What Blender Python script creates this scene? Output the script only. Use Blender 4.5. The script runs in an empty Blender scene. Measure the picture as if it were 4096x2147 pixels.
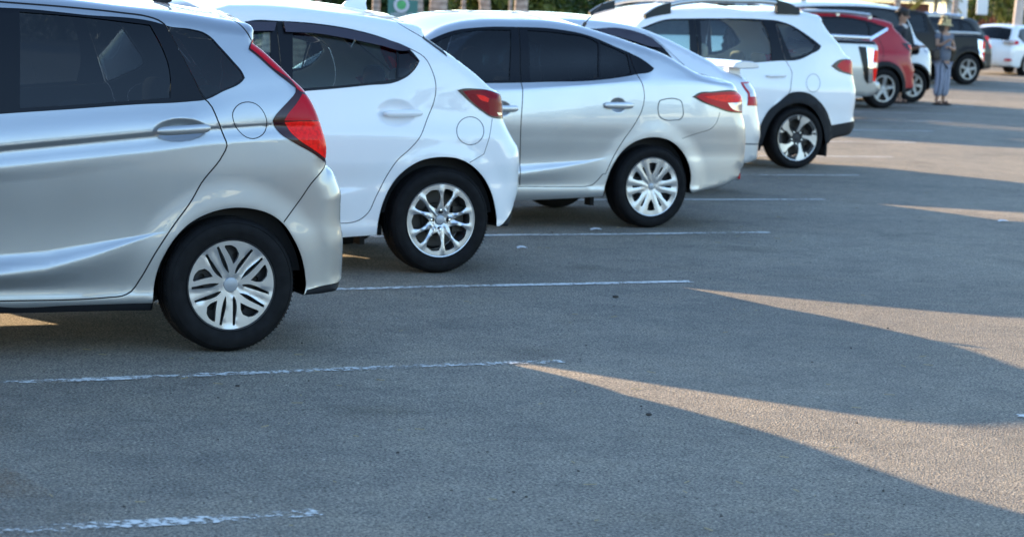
import bpy, bmesh, math, random
import numpy as np
from mathutils import Vector, Matrix
from mathutils.geometry import delaunay_2d_cdt
random.seed(7); RNG = np.random.default_rng(7)
SC = bpy.context.scene
COL = SC.collection
PI = math.pi

# ------------------------------------------------------------------ camera
# world: x runs along the parked cars towards their tails, y across the row away from the camera
CAM_P = np.array([0.0, 0.0, 1.6045])
PITCH, ROLL, PSI, FPX = 0.116328, 0.0395768, 0.4521238, 5740.9 / 2576.0 * 4096.0
_F = np.array([math.sin(PSI)*math.cos(PITCH), math.cos(PSI)*math.cos(PITCH), -math.sin(PITCH)])
_R0 = np.array([math.cos(PSI), -math.sin(PSI), 0.0]); _U0 = np.cross(_R0, _F)
_R = _R0*math.cos(ROLL) + _U0*math.sin(ROLL); _U = -_R0*math.sin(ROLL) + _U0*math.cos(ROLL)
cd = bpy.data.cameras.new('camera'); cam = bpy.data.objects.new('camera', cd); COL.objects.link(cam)
cam.matrix_world = Matrix(((_R[0], _U[0], -_F[0], CAM_P[0]), (_R[1], _U[1], -_F[1], CAM_P[1]), (_R[2], _U[2], -_F[2], CAM_P[2]), (0, 0, 0, 1)))
cd.sensor_fit = 'HORIZONTAL'; cd.sensor_width = 22.3; cd.lens = FPX/4096*22.3
cd.clip_start = 0.1; cd.clip_end = 3000
cd.dof.use_dof = True; cd.dof.focus_distance = 10.0; cd.dof.aperture_fstop = 3.0
SC.camera = cam

# ------------------------------------------------------------------ world, sun, exposure
SUN_EL, SUN_AZ = math.radians(15.7), math.radians(-75.2)      # light travels towards SUN_AZ on the ground
wd = bpy.data.worlds.new('World'); SC.world = wd; wd.use_nodes = True
nt = wd.node_tree; bg = nt.nodes['Background']
sky = nt.nodes.new('ShaderNodeTexSky'); sky.sky_type = 'NISHITA'; sky.sun_disc = False
sky.sun_elevation = SUN_EL
_sd = (-math.cos(SUN_AZ), -math.sin(SUN_AZ))                   # where the sun stands
sky.sun_rotation = math.atan2(_sd[0], _sd[1])
sky.air_density = 1.0; sky.dust_density = 0.25; sky.ozone_density = 2.2
nt.links.new(sky.outputs[0], bg.inputs[0]); bg.inputs[1].default_value = 0.15
sl = bpy.data.lights.new('sun', 'SUN'); sl.energy = 4.3; sl.angle = math.radians(0.6); sl.color = (1.0, 0.70, 0.40)
so = bpy.data.objects.new('sun', sl); COL.objects.link(so)
_ld = Vector((math.cos(SUN_EL)*math.cos(SUN_AZ), math.cos(SUN_EL)*math.sin(SUN_AZ), -math.sin(SUN_EL)))
so.rotation_euler = _ld.to_track_quat('-Z', 'Y').to_euler(); so.location = (0, 0, 30)
SC.view_settings.view_transform = 'Standard'; SC.view_settings.look = 'None'
SC.view_settings.exposure = 1.88; SC.view_settings.gamma = 1.0
SC.render.engine = 'CYCLES'
SC.cycles.max_bounces = 8; SC.cycles.transparent_max_bounces = 16

# ------------------------------------------------------------------ photo coordinates -> world
ZOOM = {'A': (0, 0, 1.8393), 'B': (0, 700, 1.687), 'C': (950, 0, 1.9283), 'D': (1300, 500, 1.9283),
        'E': (1650, 0, 1.8393), 'F': (2300, 500, 2.7), 'G': (2900, 0, 1.9283), 'H': (3300, 0, 3.0),
        'I': (3480, 0, 4.091), 'J': (3200, 150, 3.857), 'K': (2700, 0, 2.576), 'L': (2000, 0, 3.68), 'P': (0, 0, 1.0)}
def px(tag, pts):
    ox, oy, s = ZOOM[tag]
    return [(ox + x/s, oy + y/s) for x, y in pts]
def ray(x, y):
    return _F + _R*(x-2048)/FPX - _U*(y-1073.5)/FPX
def at_plane_y(x, y, Y):
    d = ray(x, y); t = (Y-CAM_P[1])/d[1]; return CAM_P + d*t
def at_ground(x, y, z=0.0):
    d = ray(x, y); t = (z-CAM_P[2])/d[2]; return CAM_P + d*t
def at_dist(x, y, D):
    return CAM_P + ray(x, y)*D

# ------------------------------------------------------------------ materials
MATS = {}
def nodes_of(name):
    m = bpy.data.materials.new(name); m.use_nodes = True
    return m, m.node_tree, m.node_tree.nodes['Principled BSDF']
def mat(name, col, rough=0.5, metal=0.0, coat=0.0, coat_rough=0.03, spec=0.5, var=0.0, vscale=8.0, bump=0.0, bscale=200.0, ior=1.5, rvar=0.0):
    if name in MATS: return MATS[name]
    m, t, b = nodes_of(name); L = t.links
    b.inputs['Base Color'].default_value = (*col, 1); b.inputs['Roughness'].default_value = rough
    b.inputs['Metallic'].default_value = metal; b.inputs['Coat Weight'].default_value = coat
    b.inputs['Coat Roughness'].default_value = coat_rough; b.inputs['Specular IOR Level'].default_value = spec
    b.inputs['IOR'].default_value = ior
    tc = t.nodes.new('ShaderNodeTexCoord')
    n = t.nodes.new('ShaderNodeTexNoise'); n.inputs['Scale'].default_value = vscale; n.inputs['Detail'].default_value = 5
    L.new(tc.outputs['Object'], n.inputs['Vector'])
    mr = t.nodes.new('ShaderNodeMapRange'); L.new(n.outputs[0], mr.inputs[0])
    mr.inputs[1].default_value = 0.3; mr.inputs[2].default_value = 0.7
    mr.inputs[3].default_value = 1-max(var, 0.02); mr.inputs[4].default_value = 1+max(var, 0.02)
    mx = t.nodes.new('ShaderNodeVectorMath'); mx.operation = 'SCALE'; mx.inputs[0].default_value = col
    L.new(mr.outputs[0], mx.inputs['Scale']); L.new(mx.outputs[0], b.inputs['Base Color'])
    if rvar:
        mr2 = t.nodes.new('ShaderNodeMapRange'); L.new(n.outputs[0], mr2.inputs[0])
        mr2.inputs[3].default_value = max(0, rough-rvar); mr2.inputs[4].default_value = rough+rvar
        L.new(mr2.outputs[0], b.inputs['Roughness'])
    if bump:
        n2 = t.nodes.new('ShaderNodeTexNoise'); n2.inputs['Scale'].default_value = bscale; n2.inputs['Detail'].default_value = 3
        L.new(tc.outputs['Object'], n2.inputs['Vector'])
        bp = t.nodes.new('ShaderNodeBump'); bp.inputs['Strength'].default_value = bump; bp.inputs['Distance'].default_value = 0.005
        L.new(n2.outputs[0], bp.inputs['Height']); L.new(bp.outputs[0], b.inputs['Normal'])
    MATS[name] = m; return m
def paint(name, col, metal=0.0, rough=0.4, dust=0.06, coat=1.0, spec=0.5):
    # car paint: base flake layer, clear coat, a trace of road dust low on the body
    if name in MATS: return MATS[name]
    m, t, b = nodes_of(name); L = t.links
    b.inputs['Metallic'].default_value = metal
    b.inputs['Specular IOR Level'].default_value = spec
    b.inputs['Coat Weight'].default_value = coat; b.inputs['Coat Roughness'].default_value = 0.02; b.inputs['Coat IOR'].default_value = 1.55
    tc = t.nodes.new('ShaderNodeTexCoord')
    n = t.nodes.new('ShaderNodeTexNoise'); n.inputs['Scale'].default_value = 900; n.inputs['Detail'].default_value = 1
    L.new(tc.outputs['Object'], n.inputs['Vector'])
    n3 = t.nodes.new('ShaderNodeTexNoise'); n3.inputs['Scale'].default_value = 5; n3.inputs['Detail'].default_value = 6
    L.new(tc.outputs['Object'], n3.inputs['Vector'])
    sx = t.nodes.new('ShaderNodeSeparateXYZ'); L.new(tc.outputs['Object'], sx.inputs[0])
    mz = t.nodes.new('ShaderNodeMapRange'); L.new(sx.outputs[2], mz.inputs[0])
    mz.inputs[1].default_value = 0.75; mz.inputs[2].default_value = 0.2; mz.inputs[3].default_value = 0.0; mz.inputs[4].default_value = 1.0
    mm = t.nodes.new('ShaderNodeMath'); mm.operation = 'MULTIPLY'; L.new(mz.outputs[0], mm.inputs[0]); L.new(n3.outputs[0], mm.inputs[1])
    m2 = t.nodes.new('ShaderNodeMath'); m2.operation = 'MULTIPLY'; L.new(mm.outputs[0], m2.inputs[0]); m2.inputs[1].default_value = dust*5
    mx = t.nodes.new('ShaderNodeMix'); mx.data_type = 'RGBA'; L.new(m2.outputs[0], mx.inputs[0])
    mx.inputs[6].default_value = (*col, 1); mx.inputs[7].default_value = (0.36, 0.31, 0.25, 1)
    L.new(mx.outputs[2], b.inputs['Base Color'])
    mr = t.nodes.new('ShaderNodeMapRange'); L.new(n3.outputs[0], mr.inputs[0]); mr.inputs[3].default_value = rough-0.04; mr.inputs[4].default_value = rough+0.06
    L.new(mr.outputs[0], b.inputs['Roughness'])
    MATS[name] = m; return m
def glass(name, tint, refl=0.7):
    # tinted car glass: see-through tint plus a fresnel reflection
    if name in MATS: return MATS[name]
    m, t, b = nodes_of(name); L = t.links
    tr = t.nodes.new('ShaderNodeBsdfTransparent'); tr.inputs[0].default_value = (*tint, 1)
    gl = t.nodes.new('ShaderNodeBsdfGlossy'); gl.inputs['Roughness'].default_value = 0.015; gl.inputs[0].default_value = (refl, refl, refl, 1)
    fr = t.nodes.new('ShaderNodeFresnel'); fr.inputs[0].default_value = 1.55
    tc = t.nodes.new('ShaderNodeTexCoord'); n = t.nodes.new('ShaderNodeTexNoise'); n.inputs['Scale'].default_value = 3.0
    L.new(tc.outputs['Object'], n.inputs['Vector'])
    bp = t.nodes.new('ShaderNodeBump'); bp.inputs['Strength'].default_value = 0.03; bp.inputs['Distance'].default_value = 0.02
    L.new(n.outputs[0], bp.inputs['Height']); L.new(bp.outputs[0], gl.inputs['Normal'])
    mix = t.nodes.new('ShaderNodeMixShader'); L.new(fr.outputs[0], mix.inputs[0]); L.new(tr.outputs[0], mix.inputs[1]); L.new(gl.outputs[0], mix.inputs[2])
    L.new(mix.outputs[0], t.nodes['Material Output'].inputs[0])
    MATS[name] = m; return m

M_GAP = mat('panel_gap', (0.012, 0.012, 0.014), 0.7)
M_TRIM = mat('black_trim', (0.004, 0.005, 0.008), 0.28, spec=0.22)
M_SATIN = mat('satin_black', (0.012, 0.013, 0.017), 0.5, spec=0.25)
M_PLAST = mat('grey_black_plastic', (0.011, 0.012, 0.015), 0.6, spec=0.2, var=0.12, vscale=30)
M_LINER = mat('wheel_liner', (0.008, 0.008, 0.009), 0.9)
M_UNDER = mat('underbody', (0.015, 0.013, 0.012), 0.9, var=0.3)
M_RUBBER = mat('tyre_rubber', (0.009, 0.009, 0.010), 0.75, spec=0.15, var=0.3, vscale=20, bump=0.15, bscale=150)
M_RIM = mat('wheel_silver', (0.50, 0.51, 0.53), 0.34, metal=0.9, coat=0.4)
M_RIMG = mat('wheel_grey', (0.22, 0.23, 0.25), 0.35, metal=0.6)
M_CAP = mat('wheel_cap_grey', (0.33, 0.35, 0.38), 0.4, metal=0.5)
M_CHROME = mat('chrome', (0.75, 0.75, 0.76), 0.08, metal=1.0)
M_DARKSTEEL = mat('dark_steel', (0.03, 0.03, 0.033), 0.5, metal=0.4)
M_LENS = mat('lens_red', (0.50, 0.002, 0.014), 0.2, spec=0.18)
M_LENSB = mat('lens_bright_red', (0.95, 0.010, 0.008), 0.2, spec=0.18, var=0.25, vscale=60)
M_LENSD = mat('lens_smoked', (0.03, 0.003, 0.007), 0.12, spec=0.4)
M_LENSC = mat('lens_clear', (0.5, 0.47, 0.47), 0.1, metal=0.5, coat=1.0)
M_SEAT = mat('seat_cloth', (0.035, 0.036, 0.04), 0.9, var=0.15)
M_SEATL = mat('seat_light', (0.32, 0.28, 0.22), 0.9, var=0.15)
M_TUB = mat('cabin_trim', (0.012, 0.012, 0.014), 0.85)
M_HEAD = mat('headliner', (0.16, 0.15, 0.14), 0.9)
G_DARK = glass('dark_tinted_glass', (0.10, 0.125, 0.15))
G_MID = glass('mid_tinted_glass', (0.42, 0.54, 0.54))
G_LIGHT = glass('light_tinted_glass', (0.66, 0.80, 0.80), 1.2)

# ------------------------------------------------------------------ object helpers
def link(o, parent=None):
    COL.objects.link(o)
    if parent is not None: o.parent = parent
    return o
def mesh_obj(name, verts, faces, mats, parent=None, mi=None, normals=None, smooth=True):
    me = bpy.data.meshes.new(name); me.from_pydata([(float(v[0]), float(v[1]), float(v[2])) for v in verts], [], faces)
    for m in (mats if isinstance(mats, (list, tuple)) else [mats]): me.materials.append(m)
    if mi is not None: me.polygons.foreach_set('material_index', mi)
    if smooth: me.polygons.foreach_set('use_smooth', [True]*len(me.polygons))
    me.update()
    if normals is not None: me.normals_split_custom_set_from_vertices([tuple(n) for n in normals])
    return link(bpy.data.objects.new(name, me), parent)
class MB:
    """collects shapes into one mesh"""
    def __init__(s): s.v = []; s.f = []; s.mi = []
    def add(s, v, f, m=0):  # noqa
        k = len(s.v); s.v += [(float(p[0]), float(p[1]), float(p[2])) for p in v]; s.f += [tuple(int(i)+k for i in q) for q in f]; s.mi += [m]*len(f)
    def box(s, c, d, m=0, rz=0.0, taper=1.0, ry=0.0):
        x, y, z = (q/2 for q in d); V = []
        for sz in (-1, 1):
            t = taper if sz > 0 else 1.0
            for a, b in ((-1, -1), (1, -1), (1, 1), (-1, 1)):
                p = Vector((a*x*t, b*y*t, sz*z))
                if ry: p = Matrix.Rotation(ry, 3, 'Y') @ p
                if rz: p = Matrix.Rotation(rz, 3, 'Z') @ p
                V.append((p.x+c[0], p.y+c[1], p.z+c[2]))
        s.add(V, [(3, 2, 1, 0), (4, 5, 6, 7), (0, 1, 5, 4), (1, 2, 6, 5), (2, 3, 7, 6), (3, 0, 4, 7)], m)
    def tube(s, pts, rad, n=10, m=0, flat=(1, 1)):
        pts = [Vector(p) for p in pts]; V = []; F = []
        rad = rad if isinstance(rad, (list, tuple)) else [rad]*len(pts)
        up = Vector((0, 0, 1))
        for i, p in enumerate(pts):
            d = (pts[min(i+1, len(pts)-1)]-pts[max(i-1, 0)]).normalized()
            ref = up if abs(d.z) < 0.9 else Vector((1, 0, 0))
            a = d.cross(ref).normalized(); b = a.cross(d).normalized()
            for k in range(n):
                t = 2*PI*k/n; V.append(p + a*(math.cos(t)*rad[i]*flat[0]) + b*(math.sin(t)*rad[i]*flat[1]))
        for i in range(len(pts)-1):
            for k in range(n):
                k2 = (k+1) % n; F.append((i*n+k, i*n+k2, (i+1)*n+k2, (i+1)*n+k))
        F.append(tuple(range(n-1, -1, -1))); F.append(tuple((len(pts)-1)*n+k for k in range(n)))
        s.add(V, F, m)
    def ball(s, c, r, m=0, nu=14, nv=9, e=1.0):
        V = []; F = []
        def sp(x): return math.copysign(abs(x)**e, x)
        for j in range(nv+1):
            ph = -PI/2 + PI*j/nv
            for i in range(nu):
                th = 2*PI*i/nu
                V.append((c[0]+r[0]*sp(math.cos(ph))*sp(math.cos(th)), c[1]+r[1]*sp(math.cos(ph))*sp(math.sin(th)), c[2]+r[2]*sp(math.sin(ph))))
        for j in range(nv):
            for i in range(nu):
                i2 = (i+1) % nu; F.append((j*nu+i, j*nu+i2, (j+1)*nu+i2, (j+1)*nu+i))
        s.add(V, F, m)
    def lathe(s, prof, n=48, m=0, axis='y', c=(0, 0, 0), close=False):
        """prof: (radius, along) pairs around the y axis"""
        V = []; F = []
        for r, a in prof:
            for k in range(n):
                t = 2*PI*k/n; V.append((c[0]+r*math.cos(t), c[1]+a, c[2]+r*math.sin(t)))
        q = len(prof)
        for i in range(q-1 + (1 if close else 0)):
            j = (i+1) % q
            for k in range(n):
                k2 = (k+1) % n; F.append((i*n+k, i*n+k2, j*n+k2, j*n+k))
        s.add(V, F, m)
    def build(s, name, mats, parent=None, smooth=True, bevel=0.0, sharp=None):
        o = mesh_obj(name, s.v, s.f, mats, parent, s.mi, smooth=smooth)
        bm = bmesh.new(); bm.from_mesh(o.data); bmesh.ops.recalc_face_normals(bm, faces=bm.faces); bm.to_mesh(o.data); bm.free()
        if bevel:
            b = o.modifiers.new('bevel', 'BEVEL'); b.width = bevel; b.segments = 2; b.limit_method = 'ANGLE'
        if smooth: o.data.set_sharp_from_angle(angle=math.radians(38 if sharp is None else sharp))
        return o
def tag(o, label=None, cat=None, group=None, kind=None):
    if label: o['label'] = label
    if cat: o['category'] = cat
    if group: o['group'] = group
    if kind: o['kind'] = kind
    return o
def empty(name, loc, rz=0.0):
    o = bpy.data.objects.new(name, None); COL.objects.link(o); o.location = loc; o.rotation_euler = (0, 0, rz); o.empty_display_size = 0.3
    return o
def copy_tree(o, parent=None):
    c = o.copy(); COL.objects.link(c); c.parent = parent
    for ch in list(o.children): copy_tree(ch, c)
    return c

# ------------------------------------------------------------------ 2D geometry
def resample(P, step):
    out = [P[0]]
    for a, b in zip(P[:-1], P[1:]):
        n = max(1, int(round(math.dist(a[:2], b[:2])/step)))
        for k in range(1, n+1): out.append(tuple(a[i]+(b[i]-a[i])*k/n for i in range(len(a))))
    return out
def spline(P, step=0.02, closed=True, corner=42):
    """Catmull-Rom through points, sharp where the path bends by more than 'corner' degrees"""
    P = [tuple(p) for p in P]; n = len(P)
    def tang(i):
        if not closed and i in (0, n-1): return None
        a, b, c = P[i-1], P[i], P[(i+1) % n]
        v1 = (b[0]-a[0], b[1]-a[1]); v2 = (c[0]-b[0], c[1]-b[1])
        l1 = math.hypot(*v1)+1e-9; l2 = math.hypot(*v2)+1e-9
        ang = math.degrees(math.acos(max(-1, min(1, (v1[0]*v2[0]+v1[1]*v2[1])/l1/l2))))
        if ang > corner: return None
        w1, w2 = l2/(l1+l2), l1/(l1+l2)
        return (v1[0]/l1*w1+v2[0]/l2*w2, v1[1]/l1*w1+v2[1]/l2*w2)
    T = [tang(i) for i in range(n)]; out = []
    for i in range(n if closed else n-1):
        a, b = P[i], P[(i+1) % n]; L = math.dist(a[:2], b[:2])
        if L < 1e-6: continue
        ta, tb = T[i], T[(i+1) % n]; ch = ((b[0]-a[0])/L, (b[1]-a[1])/L)
        if ta is None: ta = ch
        if tb is None: tb = ch
        k = max(1, int(math.ceil(L/step)))
        for j in range(k):
            t = j/k; h0 = 2*t**3-3*t**2+1; h1 = t**3-2*t**2+t; h2 = -2*t**3+3*t**2; h3 = t**3-t**2
            q = [a[0]*h0+ta[0]*L*h1+b[0]*h2+tb[0]*L*h3, a[1]*h0+ta[1]*L*h1+b[1]*h2+tb[1]*L*h3]
            q += [a[m]+(b[m]-a[m])*t if not isinstance(a[m], str) else a[m] for m in range(2, len(a))]
            out.append(tuple(q))
    if not closed: out.append(P[-1])
    return out
def inside(pts, poly):
    x, y = pts[:, 0], pts[:, 1]; r = np.zeros(len(pts), bool); P = np.asarray([q[:2] for q in poly], float)
    j = len(P)-1
    for i in range(len(P)):
        xi, yi, xj, yj = P[i, 0], P[i, 1], P[j, 0], P[j, 1]
        if yi != yj:
            c = ((yi > y) != (yj > y)) & (x < (xj-xi)*(y-yi)/(yj-yi)+xi); r ^= c
        j = i
    return r
def seg_dist(pts, A, B, chunk=4000):
    """distance of pts to nearest of segments A-B; returns d, index, t"""
    D = B-A; L2 = (D**2).sum(1)+1e-12; d = np.empty(len(pts)); I = np.empty(len(pts), int); T = np.empty(len(pts))
    for s in range(0, len(pts), chunk):
        p = pts[s:s+chunk][:, None, :]-A[None]; t = np.clip((p*D[None]).sum(2)/L2, 0, 1)
        q = ((p-t[..., None]*D[None])**2).sum(2); k = q.argmin(1); r = np.arange(len(k))
        d[s:s+chunk] = np.sqrt(q[r, k]); I[s:s+chunk] = k; T[s:s+chunk] = t[r, k]
    return d, I, T
def seg_dist_pts(a, b, chunk=1500):
    if len(a) == 0: return np.zeros(0)
    return np.concatenate([np.sqrt((((a[i:i+chunk, None, :]-b[None])**2).sum(2)).min(1)) for i in range(0, len(a), chunk)])
def ribbon(path, w):
    """closed polygon around an open path"""
    P = [np.array(p[:2]) for p in path]; L = []; Rr = []
    for i, p in enumerate(P):
        a = P[max(i-1, 0)]; b = P[min(i+1, len(P)-1)]; t = (b-a)/(np.linalg.norm(b-a)+1e-9); nrm = np.array([-t[1], t[0]])*w/2
        L.append(tuple(p+nrm)); Rr.append(tuple(p-nrm))
    return L + Rr[::-1]
def cdt_mesh(polys, extra):
    V = []; Eg = []
    for P in polys:
        k = len(V); V += [Vector(p[:2]) for p in P]; Eg += [(k+i, k+(i+1) % len(P)) for i in range(len(P))]
    V += [Vector(p) for p in extra]
    r = delaunay_2d_cdt(V, Eg, [], 0, 1e-5)
    return np.array([(v.x, v.y) for v in r[0]]), [f for f in r[2]]
def pchip(zi, wi, z):
    """row-wise monotone cubic: zi, wi (n,G), z (n)"""
    h = np.maximum(zi[:, 1:]-zi[:, :-1], 1e-4); dl = (wi[:, 1:]-wi[:, :-1])/h
    m = np.zeros_like(zi); a, b = dl[:, :-1], dl[:, 1:]
    ok = (a*b) > 0; w1 = 2*h[:, 1:]+h[:, :-1]; w2 = h[:, 1:]+2*h[:, :-1]
    with np.errstate(divide='ignore', invalid='ignore'):
        mm = (w1+w2)/(w1/np.where(ok, a, 1)+w2/np.where(ok, b, 1))
    m[:, 1:-1] = np.where(ok, mm, 0); m[:, 0] = dl[:, 0]; m[:, -1] = dl[:, -1]
    G = zi.shape[1]; k = np.clip((z[:, None] >= zi).sum(1)-1, 0, G-2); r = np.arange(len(z))
    H = h[r, k]; t = (z-zi[r, k])/H
    lo = t < 0; hi = t > 1; tc = np.clip(t, 0, 1)
    y = (2*tc**3-3*tc**2+1)*wi[r, k]+(tc**3-2*tc**2+tc)*H*m[r, k]+(-2*tc**3+3*tc**2)*wi[r, k+1]+(tc**3-tc**2)*H*m[r, k+1]
    y = np.where(lo, wi[r, 0]+(z-zi[r, 0])*m[r, 0], y); y = np.where(hi, wi[r, -1]+(z-zi[r, -1])*m[r, -1], y)
    return y
def sstep(x): x = np.clip(x, 0, 1); return x*x*(3-2*x)

# ------------------------------------------------------------------ car bodies
class Car:
    """side surface y = w(u, z) lofted from guide lines, bounded by a side outline; u runs to the tail, 0 at the rear axle"""
    ZR = {'roof': (0.10, 0.10, 0.035), 'hood': (0.10, 0.10, 0.02), 'ws': (0.06, 0.07, 0.03), 'rg': (0.06, 0.07, 0.03), 'rear': (0.12, 0.12, 0.04),
          'front': (0.2, 0.2, 0.15), 'sill': (0.002, 0.0003, 0.0), 'arch': (0.001, 0.0001, 0.0), 'lamp': (0.07, 0.08, 0.06), 'low': (0.03, 0.02, 0.0), 'spoiler': (0.06, 0.06, 0.07)}
    def __init__(s, name, X, Y, W, wb, rz=0.0, res=0.03):
        s.name = name; s.X, s.Yn, s.W, s.wb, s.rz, s.res = X, Y, W, wb, rz, res
        s.root = empty(name, (X, Y+W/2, 0), rz); s.extra = []; s.zr = dict(Car.ZR)
        s.regions = []; s.dense = []
        c, k = math.cos(rz), math.sin(rz); s.toL = lambda p: (c*(p[0]-X)+k*(p[1]-Y-W/2), -k*(p[0]-X)+c*(p[1]-Y-W/2), p[2])
    def loc(s, tg, pts, inset=0.03, surf=False):
        """photo points -> (u, z) on the side plane (or on the lofted side surface)"""
        O = np.array(s.toL(CAM_P)); out = []; c, k = math.cos(s.rz), math.sin(s.rz)
        for q in px(tg, pts):
            d = ray(*q); d = np.array((c*d[0]+k*d[1], -k*d[0]+c*d[1], d[2])); y = -(s.W/2-inset)
            for it in range(7 if surf else 1):
                p = O+d*((y-O[1])/d[1])
                if surf: y = -float(s.w(np.array([[p[0], p[2]]]))[0])
            out.append((p[0], p[2]))
        return out
    def set_outline(s, nodes, step=0.03):
        """nodes (u, z, zone) in order: roof -> tail -> underside -> nose"""
        P = [(a, b) for a, b, _ in nodes]; zn = [c for *_, c in nodes]
        out = []; Z = []
        n = len(P)
        full = spline([(a, b, float(i)) for i, (a, b) in enumerate(P+[P[0]])], step, False)[:-1]
        for q in full:
            out.append(q[:2]); Z.append(zn[int(q[2]+1e-6) % n])
        s.out = out; s.zone = Z
        s.oA = np.array(out); s.oB = np.roll(s.oA, -1, 0)
        R = np.array([s.zr[z][0] for z in Z]); D = np.array([s.zr[z][1] for z in Z])
        for _ in range(9):      # soften jumps between zones, but keep arches and sills crisp
            R2 = (np.roll(R, 1)+R*2+np.roll(R, -1))/4; D2 = (np.roll(D, 1)+D*2+np.roll(D, -1))/4
            keep = np.array([z in ('arch', 'sill') for z in Z]); R = np.where(keep, R, R2); D = np.where(keep, D, D2)
        s.oR, s.oD = R, D
    def set_guides(s, guides):
        """guides bottom to top: (z line [(u,z)..] or number, inset [(u,i)..] or number)"""
        s.g = guides
    def base(s, P):
        u = P[:, 0]; Zs = []; Ws = []
        for zl, il in s.g:
            z = np.full(len(u), zl) if np.isscalar(zl) else np.interp(u, [q[0] for q in zl], [q[1] for q in zl])
            i = np.full(len(u), il) if np.isscalar(il) else np.interp(u, [q[0] for q in il], [q[1] for q in il])
            if Zs: z = np.maximum(z, Zs[-1]+0.006)
            Zs.append(z); Ws.append(s.W/2-i)
        w = pchip(np.stack(Zs, 1), np.stack(Ws, 1), P[:, 1])
        for f in s.extra: w = w + f(u, P[:, 1])
        return w
    def w(s, P):
        b = s.base(P); ins = inside(P, s.out); A, B = s.oA, s.oB; Dv = B-A; L2 = (Dv**2).sum(1)+1e-12; R2, D2 = np.roll(s.oR, -1), np.roll(s.oD, -1)
        drop = np.empty(len(P))
        for i in range(0, len(P), 3000):       # strongest fall-off of all rim segments
            p = P[i:i+3000][:, None, :]-A[None]; t = np.clip((p*Dv[None]).sum(2)/L2, 0, 1); d = np.sqrt(((p-t[..., None]*Dv[None])**2).sum(2))
            R = s.oR*(1-t)+R2*t; D = s.oD*(1-t)+D2*t; x = np.clip(1-d/R, 0, 1); dr = (D*(1-np.sqrt(np.maximum(1-x**2, 0)))).max(1)
            k = d.argmin(1); q = np.arange(len(k)); drop[i:i+3000] = np.where(ins[i:i+3000], dr, np.maximum(D[q, k], dr))
        return b-drop
    def arch(s, cu, cz, r, h=0.018, wdt=0.11):
        def f(u, z):
            d = np.hypot(u-cu, (z-cz)); return h*sstep(1-(d-r)/wdt)
        s.extra.append(f)
    def dent(s, cu, cz, ru, rz_, depth, ang=0.0):
        ca, sa = math.cos(ang), math.sin(ang)
        def f(u, z):
            a = ((u-cu)*ca+(z-cz)*sa)/ru; b = (-(u-cu)*sa+(z-cz)*ca)/rz_; q = np.clip(1-(a*a+b*b), 0, 1); return -depth*q*q*(3-2*q)
        s.extra.append(f); s.dense.append((cu, cz, ru*1.15, rz_*1.2))
    def region(s, part, m, poly, off=0.0, step=0.02, key=None, corner=42):
        """a panel cut out of the side; later calls win"""
        P = spline(poly, step, True, corner); s.regions.append((part, m, P, off, key))
    def seam(s, path, wd=0.006, m=None, off=0.005, step=0.03):
        s.regions.append(('body', m or M_GAP, ribbon(spline(path, step, False), wd), off, None))
    def build(s, body_mat, names=None, glass_ws=None, under_z=0.2, both=True):
        polys = [s.out]+[r[2] for r in s.regions]; O = s.oA; res = s.res
        lo, hi = O.min(0), O.max(0)
        gx, gz = np.meshgrid(np.arange(lo[0], hi[0], res), np.arange(lo[1], hi[1], res*0.8)); gx = gx + (np.arange(gx.shape[0]) % 2)[:, None]*res/2
        pts = np.stack([gx.ravel(), gz.ravel()], 1); pts = pts[inside(pts, s.out)]
        allA = np.concatenate([np.array([p[:2] for p in q]) for q in polys]); allB = np.concatenate([np.roll(np.array([p[:2] for p in q]), -1, 0) for q in polys])
        d, _, _ = seg_dist(pts, allA, allB); ex = [pts[d > res*0.35]]
        nrm = s.oB-np.roll(s.oA, 1, 0); nrm /= np.linalg.norm(nrm, axis=1)[:, None]+1e-9; nin = np.stack([-nrm[:, 1], nrm[:, 0]], 1)
        area = 0.5*np.sum(s.oA[:, 0]*s.oB[:, 1]-s.oB[:, 0]*s.oA[:, 1]); nin = nin if area > 0 else -nin
        s.nout = -nin
        for fr in (0.02, 0.08, 0.2, 0.4, 0.7):
            q = s.oA+nin*(s.oR*fr)[:, None]; ok = inside(q, s.out); q = q[ok]; dd, _, _ = seg_dist(q, s.oA, s.oB); q = q[dd > s.oR[ok]*fr*0.8]
            d, _, _ = seg_dist(q, allA[len(s.out):], allB[len(s.out):]) if len(allA) > len(s.out) else (np.ones(len(q)), 0, 0); ex.append(q[d > 0.003])
        for cu, cz, ru, rzz in s.dense:
            gx, gz = np.meshgrid(np.arange(cu-ru, cu+ru, 0.008), np.arange(cz-rzz, cz+rzz, 0.006)); q = np.stack([gx.ravel(), gz.ravel()], 1)
            q = q[inside(q, s.out)]
            if len(q): d, _, _ = seg_dist(q, allA, allB); ex.append(q[d > 0.004])
        # rows of points along the guide creases
        uu = np.arange(lo[0], hi[0], 0.018); rows = []; prev = None
        for zl, il in s.g:
            z = np.full(len(uu), zl) if np.isscalar(zl) else np.interp(uu, [q[0] for q in zl], [q[1] for q in zl])
            if not np.isscalar(zl):
                for dzz in (-0.010, -0.004, 0.0, 0.004, 0.010): rows.append(np.stack([uu, z+dzz], 1))
                if prev is not None:
                    gap = z-prev; ok = (gap < 0.08) & (gap > 0.012)
                    for t in (0.25, 0.5, 0.75): rows.append(np.stack([uu, prev+gap*t], 1)[ok])
            prev = z
        q = np.concatenate(rows) if rows else np.zeros((0, 2)); q = q[inside(q, s.out)]
        if len(q):
            d, _, _ = seg_dist(q, allA, allB); q = q[d > 0.004]
            ex[0] = ex[0][seg_dist_pts(ex[0], q) > 0.007]; ex.append(q)
        V, F = cdt_mesh(polys, np.concatenate(ex))
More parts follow.
